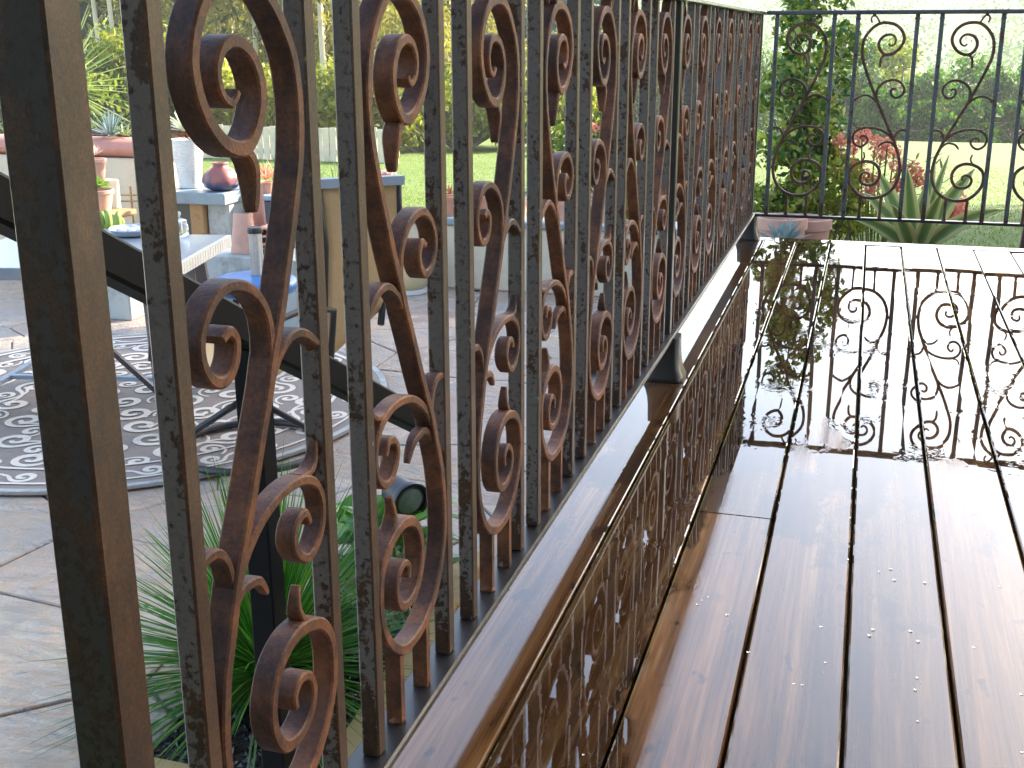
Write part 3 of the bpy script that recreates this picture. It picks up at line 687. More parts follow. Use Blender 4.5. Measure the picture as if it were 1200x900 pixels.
# black stair handrail beyond the railing
hr = thing('stair_handrail', 'sloping black stair handrail on a square post outside the railing', 'handrail', (-1.1, 1.97, PZ))
hb_ = MB(); A = Vector((0, -1.17, 1.685)); B = Vector((0, .93, .59)); d_ = (B-A).normalized(); u_ = Vector((1, 0, 0)).cross(d_)
ang = math.atan2(d_.z, d_.y); L_ = (B-A).length
mt = Matrix.Translation(A) @ Matrix.Rotation(ang, 4, 'X') @ Matrix.Rotation(R(-90), 4, 'X')
hb_.bevbox(-.026, .026, -.032, .032, 0, L_, .006, mt); hb_.build('rail', M['matte_black'], hr, auto=R(40))
hp_ = MB(); hp_.bevbox(-.026, .026, -.028, .028, -.02, 1.05, .003); hp_.build('post', M['matte_black'], hr)

# ------------------------------------------------------------------ rug
RC = Vector((-3.18, 4.52, PZ+.006)); RR_ = 1.20
rug = thing('outdoor_rug', 'round taupe outdoor rug with white scroll pattern on the flagstone patio', 'rug', RC)
m_ = MB(); m_.lathe([(RR_, 0), (RR_+.004, .004), (RR_, .010), (RR_-.01, .011), (.001, .0112)], 96); m_.build('pile', M['rug'], rug)
m_ = MB(); m_.lathe([(RR_-.035, .0116), (RR_-.035, .0126), (RR_-.006, .0126), (RR_-.006, .0110)], 96, caps=False); m_.build('border_band', M['mottled'], rug)
def ribbon(mb, pts, w, z):
    N = len(pts); vs = []; fs = []
    for k in range(N):
        a = Vector(pts[max(k-1, 0)]); b = Vector(pts[min(k+1, N-1)]); t = (b-a).normalized(); n_ = Vector((-t.y, t.x)); s = k/(N-1)
        ww = w*(.45+.55*math.sin(math.pi*min(1, s*1.1+.05)))*.5; p = Vector(pts[k]); vs += [(*(p+n_*ww), z), (*(p-n_*ww), z)]
    fs = [(2*k, 2*k+1, 2*k+3, 2*k+2) for k in range(N-1)]; mb.add(vs, fs)
def spiral(c, r0, turns, a0, sgn, tail):
    out = []
    for k in range(26):
        s = k/25; r_ = r0*(.16+.84*s); a = a0 + sgn*2*math.pi*turns*(s-1); out.append((c[0]+r_*math.cos(a), c[1]+r_*math.sin(a)))
    a = a0 + sgn*math.pi/2; 
    for k in range(1, 9):
        s = k/8; b_ = a + sgn*(-tail[1])*s; out.append((out[-1][0] + math.cos(b_)*tail[0]/8, out[-1][1] + math.sin(b_)*tail[0]/8))
    return out
rp = MB(); zz = .0122; rq = random.Random(8)
for ring, (rad, cnt, sz, w) in enumerate(((1.045, 28, .050, .026), (.86, 20, .078, .033), (.68, 15, .085, .033), (.49, 11, .085, .033), (.30, 7, .085, .033), (.11, 3, .075, .032))):
    for k in range(cnt):
        a = 2*math.pi*(k+.5*(ring % 2))/cnt; sg = 1 if k % 2 else -1; c = (rad*math.cos(a), rad*math.sin(a))
        ribbon(rp, spiral(c, sz, 1.35, a+sg*1.2, sg, (sz*2.6, 1.6)), w, zz); zz += .00002
        a2 = a + math.pi/cnt; c2 = ((rad+sz*.9)*math.cos(a2), (rad+sz*.9)*math.sin(a2))
        if ring: ribbon(rp, spiral(c2, sz*.55, 1.1, a2+2.4, -sg, (sz*1.7, -1.8)), w*.8, zz); zz += .00002
    zz += .00002
for rad in (.965, 1.118):
    pts = [(rad*math.cos(t), rad*math.sin(t)) for t in np.linspace(0, 2*math.pi, 97)]
    ribbon(rp, pts, .030, zz); zz += .00002
rp.build('scroll_pattern', M['rug_white'], rug)

# ------------------------------------------------------------------ patio table and what stands on it
TZ = -.03
tc = [at(112, 279, 4.75), at(190, 313, 4.12), at(268, 275, 4.86), at(190, 258, 5.45)]
P0, P1, P2 = (Vector((p.x, p.y, 0)) for p in (atz(112, 277, TZ), atz(195, 316, TZ), atz(268, 275, TZ)))
ey = (P2-P1); eyn = ey.normalized(); exn = Vector((-eyn.y, eyn.x, 0)); LX, LY = 1.0, ey.length
tb0 = P1; rzt = math.atan2(exn.y, exn.x)
tbl = thing('patio_table', 'grey stone-topped patio table with ribbed pale edge at the rug', 'table', (P1.x, P1.y, PZ), rzt)
hT = TZ-PZ; sgn = 1 if Vector((-math.sin(rzt), math.cos(rzt), 0)).dot(eyn) > 0 else -1
def ty(a): return a*sgn
m_ = MB(); m_.bevbox(0, LX, min(0, ty(LY)), max(0, ty(LY)), hT-.05, hT, .004); m_.build('tabletop', M['tabletop'], tbl)
eb = MB(); nst = 24
for k in range(nst):
    a = ty((k+.08)*LY/nst); b_ = ty((k+.92)*LY/nst); eb.box(-.012, -.0005, min(a, b_), max(a, b_), hT-.052, hT-.001)
eb.build('ribbed_edge', M['ribbed'], tbl)
for i, j in ((.12, .12), (.12, .88), (.88, .12), (.88, .88)):
    lg = MB(); lg.bar((LX*i, ty(LY*j), hT-.05), (LX*(i*1.12-.06), ty(LY*(j*1.2-.1)), .085), .05, .03, Vector((0, 1, 0))); lo_ = lg.build('leg', M['grey_metal'], tbl)
    ft = MB(); ft.bar((LX*(i*1.12-.06), ty(LY*(j*1.2-.1)), .085), (LX*(i*1.125-.0625), ty(LY*(j*1.21-.105)), .014), .042, .032, Vector((0, 1, 0))); ft.build('foot', M['bark'], lo_)
sb = MB(); sb.bar((LX*.08, ty(LY*.1), .14), (LX*.08, ty(LY*.9), .14), .03, .02); sb.bar((LX*.92, ty(LY*.1), .14), (LX*.92, ty(LY*.9), .14), .03, .02); sb.bar((LX*.08, ty(LY*.5), .142), (LX*.92, ty(LY*.5), .142), .03, .018); sb.build('stretcher', M['blue_metal'], tbl)
for j in (.12, .88):
    br = MB(); br.bar((LX*.1, ty(LY*j), .16), (LX*.5, ty(LY*j), .55), .02, .02); br.build('brace', M['dark_metal'], tbl)
dp = atz(158, 275, TZ); ds = thing('serving_dish', 'shallow silver-rimmed dish of white shells on the grey table', 'dish', (dp.x, dp.y, TZ+.001))
m_ = MB(); m_.lathe([(.07, 0), (.10, .006), (.115, .03), (.112, .034), (.10, .012), (.001, .010)], 32); m_.build('bowl', M['silver'], ds, auto=R(40))
m_ = MB()
for k in range(16):
    a = k*2.4; r_ = .02*math.sqrt(k); m_.lathe([(.001, 0), (.018, .006), (.014, .016), (.001, .02)], 8, (r_*math.cos(a), r_*math.sin(a), .012+.002*(k % 3)))
m_.build('shells', M['white_pot'], ds, smooth=True)
jp = atz(211, 277, TZ); jr = thing('glass_jar', 'clear glass jar with a knobbed lid on the grey table', 'jar', (jp.x, jp.y, TZ+.001))
m_ = MB(); m_.lathe([(.036, 0), (.042, .01), (.042, .05), (.034, .062), (.034, .066)], 20); m_.build('body', M['glass'], jr, smooth=True)
m_ = MB(); m_.lathe([(.036, .0665), (.036, .074), (.012, .082), (.006, .09), (.012, .1), (.009, .112), (.001, .116)], 16); m_.build('lid', M['glass'], jr, smooth=True)

# blue round stool with a white fluted post standing at it
dp = atz(298, 330, -.30); stl = thing('blue_stool', 'round glossy blue padded stool on dark crossed legs', 'stool', (dp.x, dp.y, PZ)); hs = -.30-PZ
m_ = MB(); m_.lathe([(.19, -.05), (.205, -.04), (.212, -.015), (.205, .008), (.18, .022), (.10, .030), (.001, .032)], 40, (0, 0, hs)); m_.build('seat', M['blue'], stl, smooth=True)
for a in (.6, 2.2, 3.7, 5.3):
    lg = MB(); lg.bar((.09*math.cos(a), .09*math.sin(a), hs-.045), (.20*math.cos(a+.9), .20*math.sin(a+.9), .0), .028, .022); lg.build('leg', M['dark_metal'], stl)
m_ = MB(); m_.lathe([(.15, .16), (.158, .16), (.158, .172), (.15, .172), (.15, .16)], 32, caps=False); m_.build('foot_ring', M['silver'], stl, smooth=True)
fp = thing('fluted_post', 'short white fluted baton with a dark cap standing on the blue stool', 'baton', (dp.x+.01, dp.y+.02, -.268))
m_ = MB(); n_ = 32; H_ = .205
m_.add([((.030 + (.003 if i % 4 < 2 else 0))*math.cos(2*math.pi*i/n_), (.030 + (.003 if i % 4 < 2 else 0))*math.sin(2*math.pi*i/n_), z) for z in (0, H_) for i in range(n_)], [(i, (i+1) % n_, n_+(i+1) % n_, n_+i) for i in range(n_)] + [tuple(range(n_-1, -1, -1)), tuple(range(n_, 2*n_))])
m_.build('shaft', M['fluted'], fp)
m_ = MB(); m_.lathe([(.036, H_), (.037, H_+.006), (.037, H_+.022), (.034, H_+.028), (.001, H_+.029)], 24); m_.build('cap', M['dark_metal'], fp, auto=R(40))

# tan sling swivel chair on a ring base
cb = atz(296, 527, PZ+.02); ch = thing('patio_chair', 'patio swivel chair with tan sling back seen from behind, on a black ring base', 'chair', (cb.x, cb.y, PZ+.019), R(-8))
m_ = MB(); ring = [(.30*math.cos(t), .30*math.sin(t), .018) for t in np.linspace(0, 2*math.pi, 41)]; m_.tube(ring, .016, 8); m_.build('base_ring', M['dark_metal'], ch, smooth=True)
for k in range(4):
    a = k*math.pi/2+.5; m_ = MB(); m_.tube([(.30*math.cos(a), .30*math.sin(a), .03), (.20*math.cos(a), .20*math.sin(a), .10), (.09*math.cos(a), .09*math.sin(a), .17), (.02*math.cos(a), .02*math.sin(a), .21)], [.014, .014, .014, .016], 8); m_.build('base_arm', M['dark_metal'], ch, smooth=True)
m_ = MB(); m_.tube([(0, 0, .2), (0, 0, .36)], .035, 12); m_.build('swivel_column', M['dark_metal'], ch, smooth=True)
def chl(p): return (Vector(p) - Vector((cb.x, cb.y, PZ+.019)))
inv = Matrix.Rotation(R(8), 3, 'Z')
bt = [inv @ chl(at(374, 219, 4.15)), inv @ chl(at(468, 214, 4.45)), inv @ chl(at(448, 360, 4.50)), inv @ chl(at(372, 432, 4.2))]
sl = MB(); G = 8; vs = []
for i in range(G+1):
    for j in range(G+1):
        u, v = i/G, j/G; p = (bt[0].lerp(bt[1], u)).lerp(bt[3].lerp(bt[2], u), v); p = p + Vector((0, .05*math.sin(v*math.pi), 0)); vs.append(p)
sl.add(vs, [(i*(G+1)+j, (i+1)*(G+1)+j, (i+1)*(G+1)+j+1, i*(G+1)+j+1) for i in range(G) for j in range(G)]); me = sl.mesh('back_sling', M['tan'], smooth=True)
o = put('back_sling', me, ch); md = o.modifiers.new('thick', 'SOLIDIFY'); md.thickness = .006
m_ = MB()
for a, b_ in ((bt[0], bt[3]), (bt[1], bt[2])): m_.tube([a+Vector((0, -.01, .02)), a.lerp(b_, .33)+Vector((0, .045, 0)), a.lerp(b_, .66)+Vector((0, .045, 0)), b_, b_ + Vector((.02, -.05, -.06))], .015, 8)
m_.build('back_frame', M['dark_metal'], ch, smooth=True)
m_ = MB(); m_.bar(bt[0]+Vector((-.01, 0, .012)), bt[1]+Vector((.01, 0, .012)), .05, .035); m_.build('head_rail', M['blue_metal'], ch)
se = MB(); sc0 = bt[3].lerp(bt[2], .5); se.bevbox(-.23, .23, -.25, .22, .37, .41, .01); se.build('seat', M['tan'], ch)
for s in (-1, 1):
    m_ = MB(); m_.tube([(s*.26, .2, .36), (s*.27, .22, .55), (s*.27, .05, .60), (s*.27, -.2, .59), (s*.26, -.24, .4)], .014, 8); m_.build('armrest', M['dark_metal'], ch, smooth=True)

# ------------------------------------------------------------------ left background: stucco wall, bench, pots
wl = at(130, 265, 6.9); wz = at(130, 186, 6.9).z
wlt = thing('garden_wall', 'cream stucco garden wall with a pink terracotta cap behind the table', 'wall', (wl.x, 7.05, PZ))
xa, xb_ = at(60, 200, 6.9).x - 1.6 - wl.x, at(196, 200, 6.9).x - wl.x
m_ = MB(); m_.bevbox(xa, xb_, -.12, .12, 0, wz-PZ, .01); m_.build('wall_body', M['stucco'], wlt)
m_ = MB(); L2 = (xb_-xa)/2+.03; m_.tube([((xa+xb_)/2-L2, 0, wz-PZ+.05), ((xa+xb_)/2+L2, 0, wz-PZ+.05)], .105, 20); m_.v = [(x, y*1.35, (z-(wz-PZ+.05))*.62 + wz-PZ+.062) for x, y, z in m_.v]; m_.build('cap', M['pink_cap'], wlt, auto=R(50))
p = at(126, 172, 7.0); rosette('agave', 'small grey spiky agave on the pink wall cap', 'plant', (p.x, 7.05, wz+.118), 34, .19, .022, M['succ_blue'], 31, .05, 5, 80)
p = at(147, 172, 7.05); rosette('succulent', 'small yellow-green succulent at the end of the pink wall cap', 'plant', (p.x, 7.06, wz+.118), 14, .11, .018, M['palm'], 32, .05, 10, 70)
p = at(118, 247, 6.3); z_ = at(118, 247, 6.3).z; zt_ = at(118, 224, 6.3).z
pot('flower_pot', 'middle-sized terracotta pot with green succulent before the stucco wall', (p.x, 6.3, z_), .085, zt_-z_+.01, M['terracotta_pale'])
sh = MB(); sh.bevbox(-.22, .16, -.12, .12, -.035, 0, .004); o = sh.build('shelf', M['bark']); o.location = (p.x, 6.32, z_-.001); tag(o, 'narrow wooden plant shelf against the stucco wall', 'shelf')
lgm = MB()
rosette('succulent', 'bright green leafy succulent in the middle terracotta pot', 'plant', (p.x, 6.3, zt_), 60, .075, .030, M['succ_green'], 33, .1, 0, 85)
p2 = at(114, 211, 6.5); zt2 = at(114, 186, 6.5).z
pot('flower_pot', 'small terracotta pot standing highest before the stucco wall', (p2.x, 6.5, p2.z), .062, zt2-p2.z, M['terracotta_pale'])
rosette('succulent', 'pale pink stalky succulent in the small high pot', 'plant', (p2.x, 6.5, zt2), 26, .07, .014, M['petal_pink'], 34, .1, 20, 85)
st2 = thing('plant_stand', 'plain stucco pedestal carrying the small high pot', 'stand', (p2.x, 6.52, PZ)); m_ = MB(); m_.bevbox(-.09, .09, -.06, .08, 0, p2.z-PZ-.002, .006); m_.build('column', M['stucco'], st2); m_ = MB(); m_.bevbox(-.10, .10, -.07, .09, -.001, .03, .004); m_.build('plinth', M['stucco'], st2)
st3 = thing('plant_stand', 'low wooden trestle under the plant shelf', 'stand', (p.x-.03, 6.32, PZ)); 
for s in (-1, 1):
    m_ = MB(); m_.bar((s*.13, 0, 0), (s*.11, 0, z_-PZ-.037), .035, .035, Vector((0, 1, 0))); m_.build('leg', M['bark'], st3)
m_ = MB(); m_.bar((-.12, 0, .2), (.12, 0, .2), .03, .03); m_.build('stretcher', M['bark'], st3)
p3 = at(130, 268, 5.95); cz = p3.z
cac = thing('cactus', 'cluster of upright pale green cactus columns beside the table', 'plant', (p3.x, 5.95, cz)); rc = random.Random(6)
for k in range(12):
    m_ = MB(); h_ = rc.uniform(.06, .12); m_.lathe([(.014, 0), (.018, h_*.3), (.017, h_*.75), (.010, h_*.95), (.001, h_)], 10, (rc.uniform(-.09, .09), rc.uniform(-.05, .05), 0)); m_.build('column', M['succ_green'], cac, smooth=True)
tr_ = thing('trough', 'stone trough holding the pale green cactus cluster', 'planter', (p3.x, 5.95, PZ)); m_ = MB(); m_.bevbox(-.14, .14, -.09, .09, 0, cz-PZ-.001, .008); m_.build('body', M['mottled'], tr_); m_ = MB(); m_.bevbox(-.15, .15, -.10, .10, cz-PZ-.03, cz-PZ-.004, .004); m_.build('rim', M['mottled'], tr_)
tl = thing('wire_trellis', 'rusty wire trellis standing against the stucco wall', 'trellis', (at(146, 240, 6.72).x, 6.8, PZ)); zc = at(146, 232, 6.7).z-PZ
for x0_, x1_, z1_ in ((-.12, .13, zc), (-.12, .13, zc-.04), (-.10, .13, zc-.36)):
    m_ = MB(); m_.tube([(x0_, 0, z1_), (x1_, 0, z1_+.01)], .006, 6); m_.build('wire', M['bark'], tl)
for x_ in (-.005, .115, -.1):
    m_ = MB(); m_.tube([(x_, 0.008, 0), (x_, .008, zc+.06)], .006, 6); m_.build('wire', M['bark'], tl)

# slate bench and what it carries
bz = at(236, 219, 6.9).z; bx = at(240, 222, 6.9).x
bn = thing('slate_bench', 'blue-grey slate slab bench on mismatched stone legs', 'bench', (bx, 6.85, PZ))
bx0, bx1 = at(196, 220, 6.85).x-bx, at(283, 228, 6.85).x-bx
m_ = MB(); m_.bevbox(bx0, bx1, -.22, .25, bz-PZ-.075, bz-PZ, .006); m_.build('slab', M['slate'], bn)
def bleg(px0, px1, mat, d0, d1):
    x0_, x1_ = at(px0, 250, 6.8).x-bx, at(px1, 250, 6.8).x-bx; m_ = MB(); m_.bevbox(x0_, x1_, d0, d1, 0, bz-PZ-.076, .006); m_.build('leg', mat, bn)
bleg(199, 233, M['dark_slate'], -.1, .15); bleg(235, 250, M['bark'], -.18, -.04); bleg(252, 277, M['mottled'], -.14, .14)
p = at(218, 216, 6.8); zt_ = at(218, 163, 6.85).z
wp = thing('ribbed_pot', 'tall white pot with rough horizontal ribs on the slate bench', 'pot', (p.x, 6.85, bz+.001)); hW = zt_-bz
prof = [(.065, 0)]
for k in range(22):
    s = k/21; r_ = .068 + .034*s; prof += [(r_, hW*(.01+.95*s)), (r_+.004, hW*(.025+.95*s)), (r_, hW*(.038+.95*s))]
prof += [(.106, hW), (.098, hW), (.095, hW*.93), (.001, hW*.92)]
m_ = MB(); m_.lathe(prof, 36); m_.build('body', M['white_pot'], wp, smooth=True)
rosette('agave', 'pale silvery blue agave crowning the tall white pot', 'plant', (p.x, 6.85, zt_+.03), 46, .16, .032, M['petal_white'], 35, .05, 10, 85)
rosette('succulent', 'reddish brown succulent spilling round the rim of the tall white pot', 'plant', (p.x, 6.83, zt_-.01), 40, .10, .020, M['succ_red'], 36, .1, 5, 50)
p = at(257, 224, 6.75); ur = thing('glazed_urn', 'squat red and blue glazed urn on the right end of the slate bench', 'urn', (p.x, 6.78, bz+.001))
m_ = MB(); m_.lathe([(.06, 0), (.10, .02), (.118, .06), (.105, .10), (.075, .135), (.05, .15), (.048, .165), (.055, .175), (.045, .176), (.03, .16), (.001, .15)], 32); m_.v = [(x*(1+.05*math.sin(6*math.atan2(y, x))), y*(1+.05*math.sin(6*math.atan2(y, x))), z) for x, y, z in m_.v]; m_.build('body', M['urn'], ur, smooth=True)
# leaning terracotta roof tiles
def roof_tile(label, loc, tilt, rz, L=.40, r0=.075, r1=.06):
    m_ = MB(); n_ = 12; vs = []; fs = []
    for z, r_ in ((0, r0), (L, r1)):
        for k in range(n_+1):
            a = math.pi*k/n_; vs.append((r_*math.cos(a), r_*math.sin(a), z))
        for k in range(n_+1):
            a = math.pi*k/n_; vs.append(((r_-.012)*math.cos(a), (r_-.012)*math.sin(a), z))
    q_ = n_+1
    for k in range(n_): fs += [(k, k+1, 2*q_+k+1, 2*q_+k), (q_+k+1, q_+k, 3*q_+k, 3*q_+k+1), (k+1, k, q_+k, q_+k+1), (2*q_+k, 2*q_+k+1, 3*q_+k+1, 3*q_+k)]
    fs += [(0, 2*q_, 3*q_, q_), (n_, q_+n_, 3*q_+n_, 2*q_+n_)]
    m_.add(vs, fs); o = m_.build('roof_tile', M['terracotta_pale'], auto=R(40)); o.location = loc; o.rotation_euler = (tilt, 0, rz); tag(o, label, 'roof tile')
p = at(281, 299, 5.9); pt_ = at(276, 252, 6.0)
tst = thing('tile_stand', 'low grey stone block carrying the terracotta roof tiles', 'block', (p.x+.06, 6.02, PZ)); m_ = MB(); m_.bevbox(-.28, .30, -.16, .18, 0, p.z-PZ-.002, .008); m_.build('body', M['mottled'], tst); m_ = MB(); m_.bevbox(-.20, .2, -.1, .1, -.001, .012, .003); m_.build('footing', M['mottled'], tst)
roof_tile('upright half-round terracotta roof tile showing its dark hollow', (p.x-.015, 5.98, p.z+.001), R(6), R(185), .22, .075, .055)
roof_tile('tall narrow terracotta roof tile leaning behind the upright one', (p.x+.03, 6.08, p.z+.001), R(2), R(20), .38, .05, .04)
for k in range(3):
    roof_tile(('topmost', 'middle', 'lowest')[2-k]+' terracotta roof tile of the flat stack beside the upright tile', (p.x+.12, 5.98, p.z+.004+.045*k), R(90), R(205), .17, .055, .05)
# navy chest with terracotta planter and reddish plants
p = at(316, 290, 6.9); zt_ = at(316, 229, 6.9).z
cf = thing('storage_chest', 'dark navy storage chest behind the roof tiles', 'chest', (p.x+.02, 7.05, PZ)); m_ = MB(); m_.bevbox(-.12, .30, -.18, .18, 0, zt_-PZ-.03, .008); m_.build('body', M['navy'], cf); m_ = MB(); m_.bevbox(-.13, .31, -.19, .19, zt_-PZ-.029, zt_-PZ, .006); m_.build('lid', M['blue_metal'], cf)
p = at(309, 228, 6.95); pot('flower_pot', 'terracotta box-like pot on the navy chest', (p.x, 7.0, zt_+.001), .045, .075, M['terracotta'], taper=.85)
rosette('succulent', 'coral-tipped succulent in the pot on the navy chest', 'plant', (p.x, 7.0, zt_+.07), 34, .11, .016, M['petal_coral'], 37, .05, 20, 85)
p = at(335, 232, 8.2); rosette('yucca', 'spiky green yucca behind the navy chest', 'plant', (p.x, 8.3, PZ+.25), 90, .52, .022, M['palm'], 38, .05, 0, 88, trunk=(.06, .3))
p = at(392, 232, 8.6); rosette('yucca', 'spiky pale green yucca behind the tan chair', 'plant', (p.x, 8.7, PZ+.22), 80, .42, .02, M['palm'], 39, .05, 0, 88, trunk=(.06, .3))
p = at(70, 106, 8.4); rosette('fan_palm', 'large pale green fan palm with stiff radiating blades beyond the stucco wall', 'palm', (p.x, 8.4, p.z), 110, .78, .028, M['palm'], 40, .05, -40, 88, trunk=(.09, p.z-PZ+.1))

# low planter wall with pots behind the rail
lw = thing('planter_wall', 'low cream stucco planter wall at the far edge of the patio', 'wall', (-2.1, 7.35, PZ)); m_ = MB(); m_.bevbox(-.95, 1.25, -.12, .12, 0, .42, .01); m_.build('wall_body', M['stucco'], lw); m_ = MB(); m_.bevbox(-.98, 1.28, -.15, .15, .421, .46, .008); m_.build('coping', M['slate'], lw)
WT = PZ+.461
def wall_pot(px, label, r, h, mat, plant=None):
    x = at(px, 240, 7.35).x; t = pot('flower_pot', label, (x, 7.35, WT), r, h, mat)
    if plant: rosette('succulent', plant[0], 'plant', (x, 7.35, WT+h*.92), plant[1], plant[2], plant[3], plant[4], int(px), .1, 5, 85)
    return x
wall_pot(457, 'maroon glazed pot on the low planter wall', .055, .11, M['maroon'])
pk = thing('flowering_plant', 'ball of pale pink blossoms in the maroon pot', 'plant', (at(457, 240, 7.35).x, 7.35, WT+.10)); rk = random.Random(9)
stm = MB()
for k in range(16):
    a = rk.uniform(0, 6.28); q_ = Vector((math.cos(a)*rk.uniform(0, .11), math.sin(a)*rk.uniform(0, .11), rk.uniform(.03, .17))); stm.tube([(0, 0, -.02), q_*.6, q_], .003, 5); ball_flower('blossom', pk, q_, .028, M['petal_pink'], 70+k, 30, .4)
stm.build('stems', M['needle'], pk)
wall_pot(527, 'terracotta pot with straight rim on the low planter wall', .07, .13, M['terracotta'], ('low brown succulent in the straight-rimmed pot', 18, .07, .014, M['succ_red']))
x_ = wall_pot(563, 'terracotta pot with a blue tag on the low planter wall', .075, .14, M['terracotta'])
tg = thing('plant_tag', 'blue plant tag with white print standing in a terracotta pot', 'tag', (x_+.0, 7.33, WT+.12)); m_ = MB(); m_.box(-.028, .028, -.001, .001, -.02, .10); m_.build('card', M['tag_blue'], tg)
m_ = MB(); m_.box(-.006, .016, -.0022, -.0012, .02, .035); m_.box(-.002, .012, -.0022, -.0012, .036, .085); m_.build('print', M['tag_white'], tg)
for px, lab, pl, mt_ in ((607, 'terracotta pot between the blue-tagged pot and the dark rail bars', 'grey curled succulent in the fourth wall pot', M['succ_blue']), (655, 'terracotta pot on the wall below the red-flowered shrub', 'dark red rosette succulent below the red-flowered shrub', M['succ_red']), (705, 'terracotta pot nearest the far right end of the planter wall', 'pink stalky succulent near the right end of the planter wall', M['petal_pink'])):
    wall_pot(px, lab, .065, .12, M['terracotta_pale'], (pl, 40, .12, .018, mt_))
p = atz(490, 336, PZ); cpt = thing('ceramic_pot', 'round cream-yellow ceramic pot on a pale saucer on the patio', 'pot', (p.x, 7.05, PZ+.001))
m_ = MB(); m_.lathe([(.10, .03), (.13, .07), (.14, .16), (.12, .24), (.10, .28), (.11, .30), (.10, .30), (.085, .27), (.001, .26)], 32); m_.build('body', M['cream_pot'], cpt, smooth=True)
m_ = MB(); m_.lathe([(.11, 0), (.125, .004), (.125, .028), (.11, .030), (.001, .03)], 32); m_.build('saucer', M['white_pot'], cpt, auto=R(40))
shrub('flowering_shrub', 'rounded green shrub with coral red blooms beyond the planter wall', 'shrub', at(668, 200, 9.0).x, 9.0, 1.25, .9, M['leaf_mid'], 41, None, 1500, .07)
fl = thing('flowering_shrub', 'low spreading shrub of coral blooms behind the far rail corner', 'shrub', (at(760, 220, 8.6).x, 8.6, PZ-.03)); 
rk = random.Random(19); stm = MB()
for k in range(34):
    a = rk.uniform(0, 6.28); r_ = rk.uniform(0, .75); q_ = Vector((math.cos(a)*r_, math.sin(a)*r_*.6, rk.uniform(.35, 1.0))); stm.tube([(q_.x*.3, q_.y*.3, 0), q_*.6, q_], .005, 5); ball_flower('flower_head', fl, q_, .06, M['petal_coral'], 90+k, 70, .24)
stm.build('stems', M['needle'], fl)
V, F = leaf_cloud([(rk.uniform(-.6, .6), rk.uniform(-.4, .4), rk.uniform(.2, .8)) for _ in range(14)], [.2]*14, 900, .09, 4); put('foliage', np_mesh('foliage', V, F, M['leaf_gold']), fl)

# ------------------------------------------------------------------ beyond the far rail
bedz = -.36
mb = MB(); bx_ = np.linspace(-1.4, 1.6, 26); by_ = np.linspace(5.45, 9.4, 30)
def bed_h(x, y):
    ex_ = max(0.0, abs(x+.18)-.72)/.42; ey_ = max(0.0, (y-6.9))/1.6; e_ = math.hypot(ex_, ey_)
    return bedz + .02*math.sin(x*9)*math.sin(y*7) - (bedz+.84)*-1*0 - .50*min(1.0, e_)**1.4
mb.add([(x, y, bed_h(x, y)) for y in by_ for x in bx_], [(j*26+i, j*26+i+1, j*26+27+i, j*26+26+i) for j in range(29) for i in range(25)]); tag(mb.build('planting_bed', M['soil'], smooth=True), kind='structure')
rkm = []
for q_ in range(4):
    bm = bmesh.new(); bmesh.ops.create_icosphere(bm, subdivisions=2, radius=1); r_ = random.Random(q_)
    for v in bm.verts: v.co *= 1 + .22*math.sin(v.co.x*5+q_)*math.sin(v.co.y*4) + r_.uniform(-.09, .09)
    me = bpy.data.meshes.new('rock'); bm.to_mesh(me); bm.free(); me.materials.append(M['rock']); rkm.append(me)
r_ = random.Random(12)
RKS = ((1000, 262), (985, 275), (1008, 277), (1020, 268), (978, 262), (1028, 280), (996, 248), (1045, 284), (1010, 238), (1090, 288), (1112, 283), (1122, 290))
ORD = ['leftmost', 'second', 'third', 'fourth', 'fifth', 'sixth', 'seventh', 'eighth', 'ninth', 'tenth', 'eleventh', 'rightmost']
for k, (px, py) in enumerate(RKS):
    p = at(px, py, 6.45 + .12*(k % 3)); s_ = r_.uniform(.035, .07); o = put('rock', rkm[k % 4], None, (p.x, p.y, bed_h(p.x, p.y)+s_*.3)); o.scale = (s_*1.3, s_, s_*.8); o.rotation_euler = (0, 0, r_.uniform(0, 6))
    tag(o, ORD[sorted(range(12), key=lambda i: RKS[i][0]).index(k)] + ' of the rough dark rocks in the planting bed, counted from the left', 'rock', 'rocks in the planting bed')
p = at(915, 290, 6.22); pot('flower_pot', 'left pale terracotta bowl pot just beyond the far rail', (p.x-.005, 6.22, bed_h(p.x, 6.22)-.02), .125, at(915, 256, 6.22).z-bed_h(p.x, 6.22)+.03, M['terracotta_pale'])
p = at(941, 290, 6.42); pot('flower_pot', 'right terracotta bowl pot just beyond the far rail', (p.x, 6.42, bed_h(p.x, 6.42)-.02), .135, at(941, 257, 6.42).z-bed_h(p.x, 6.42)+.03, M['terracotta_pale'])
p = at(917, 281, 5.98); rosette('agave', 'small blue-grey agave before the two terracotta bowls', 'plant', (p.x, 5.98, p.z-.05), 26, .14, .04, M['succ_blue'], 44, .03, 15, 82)

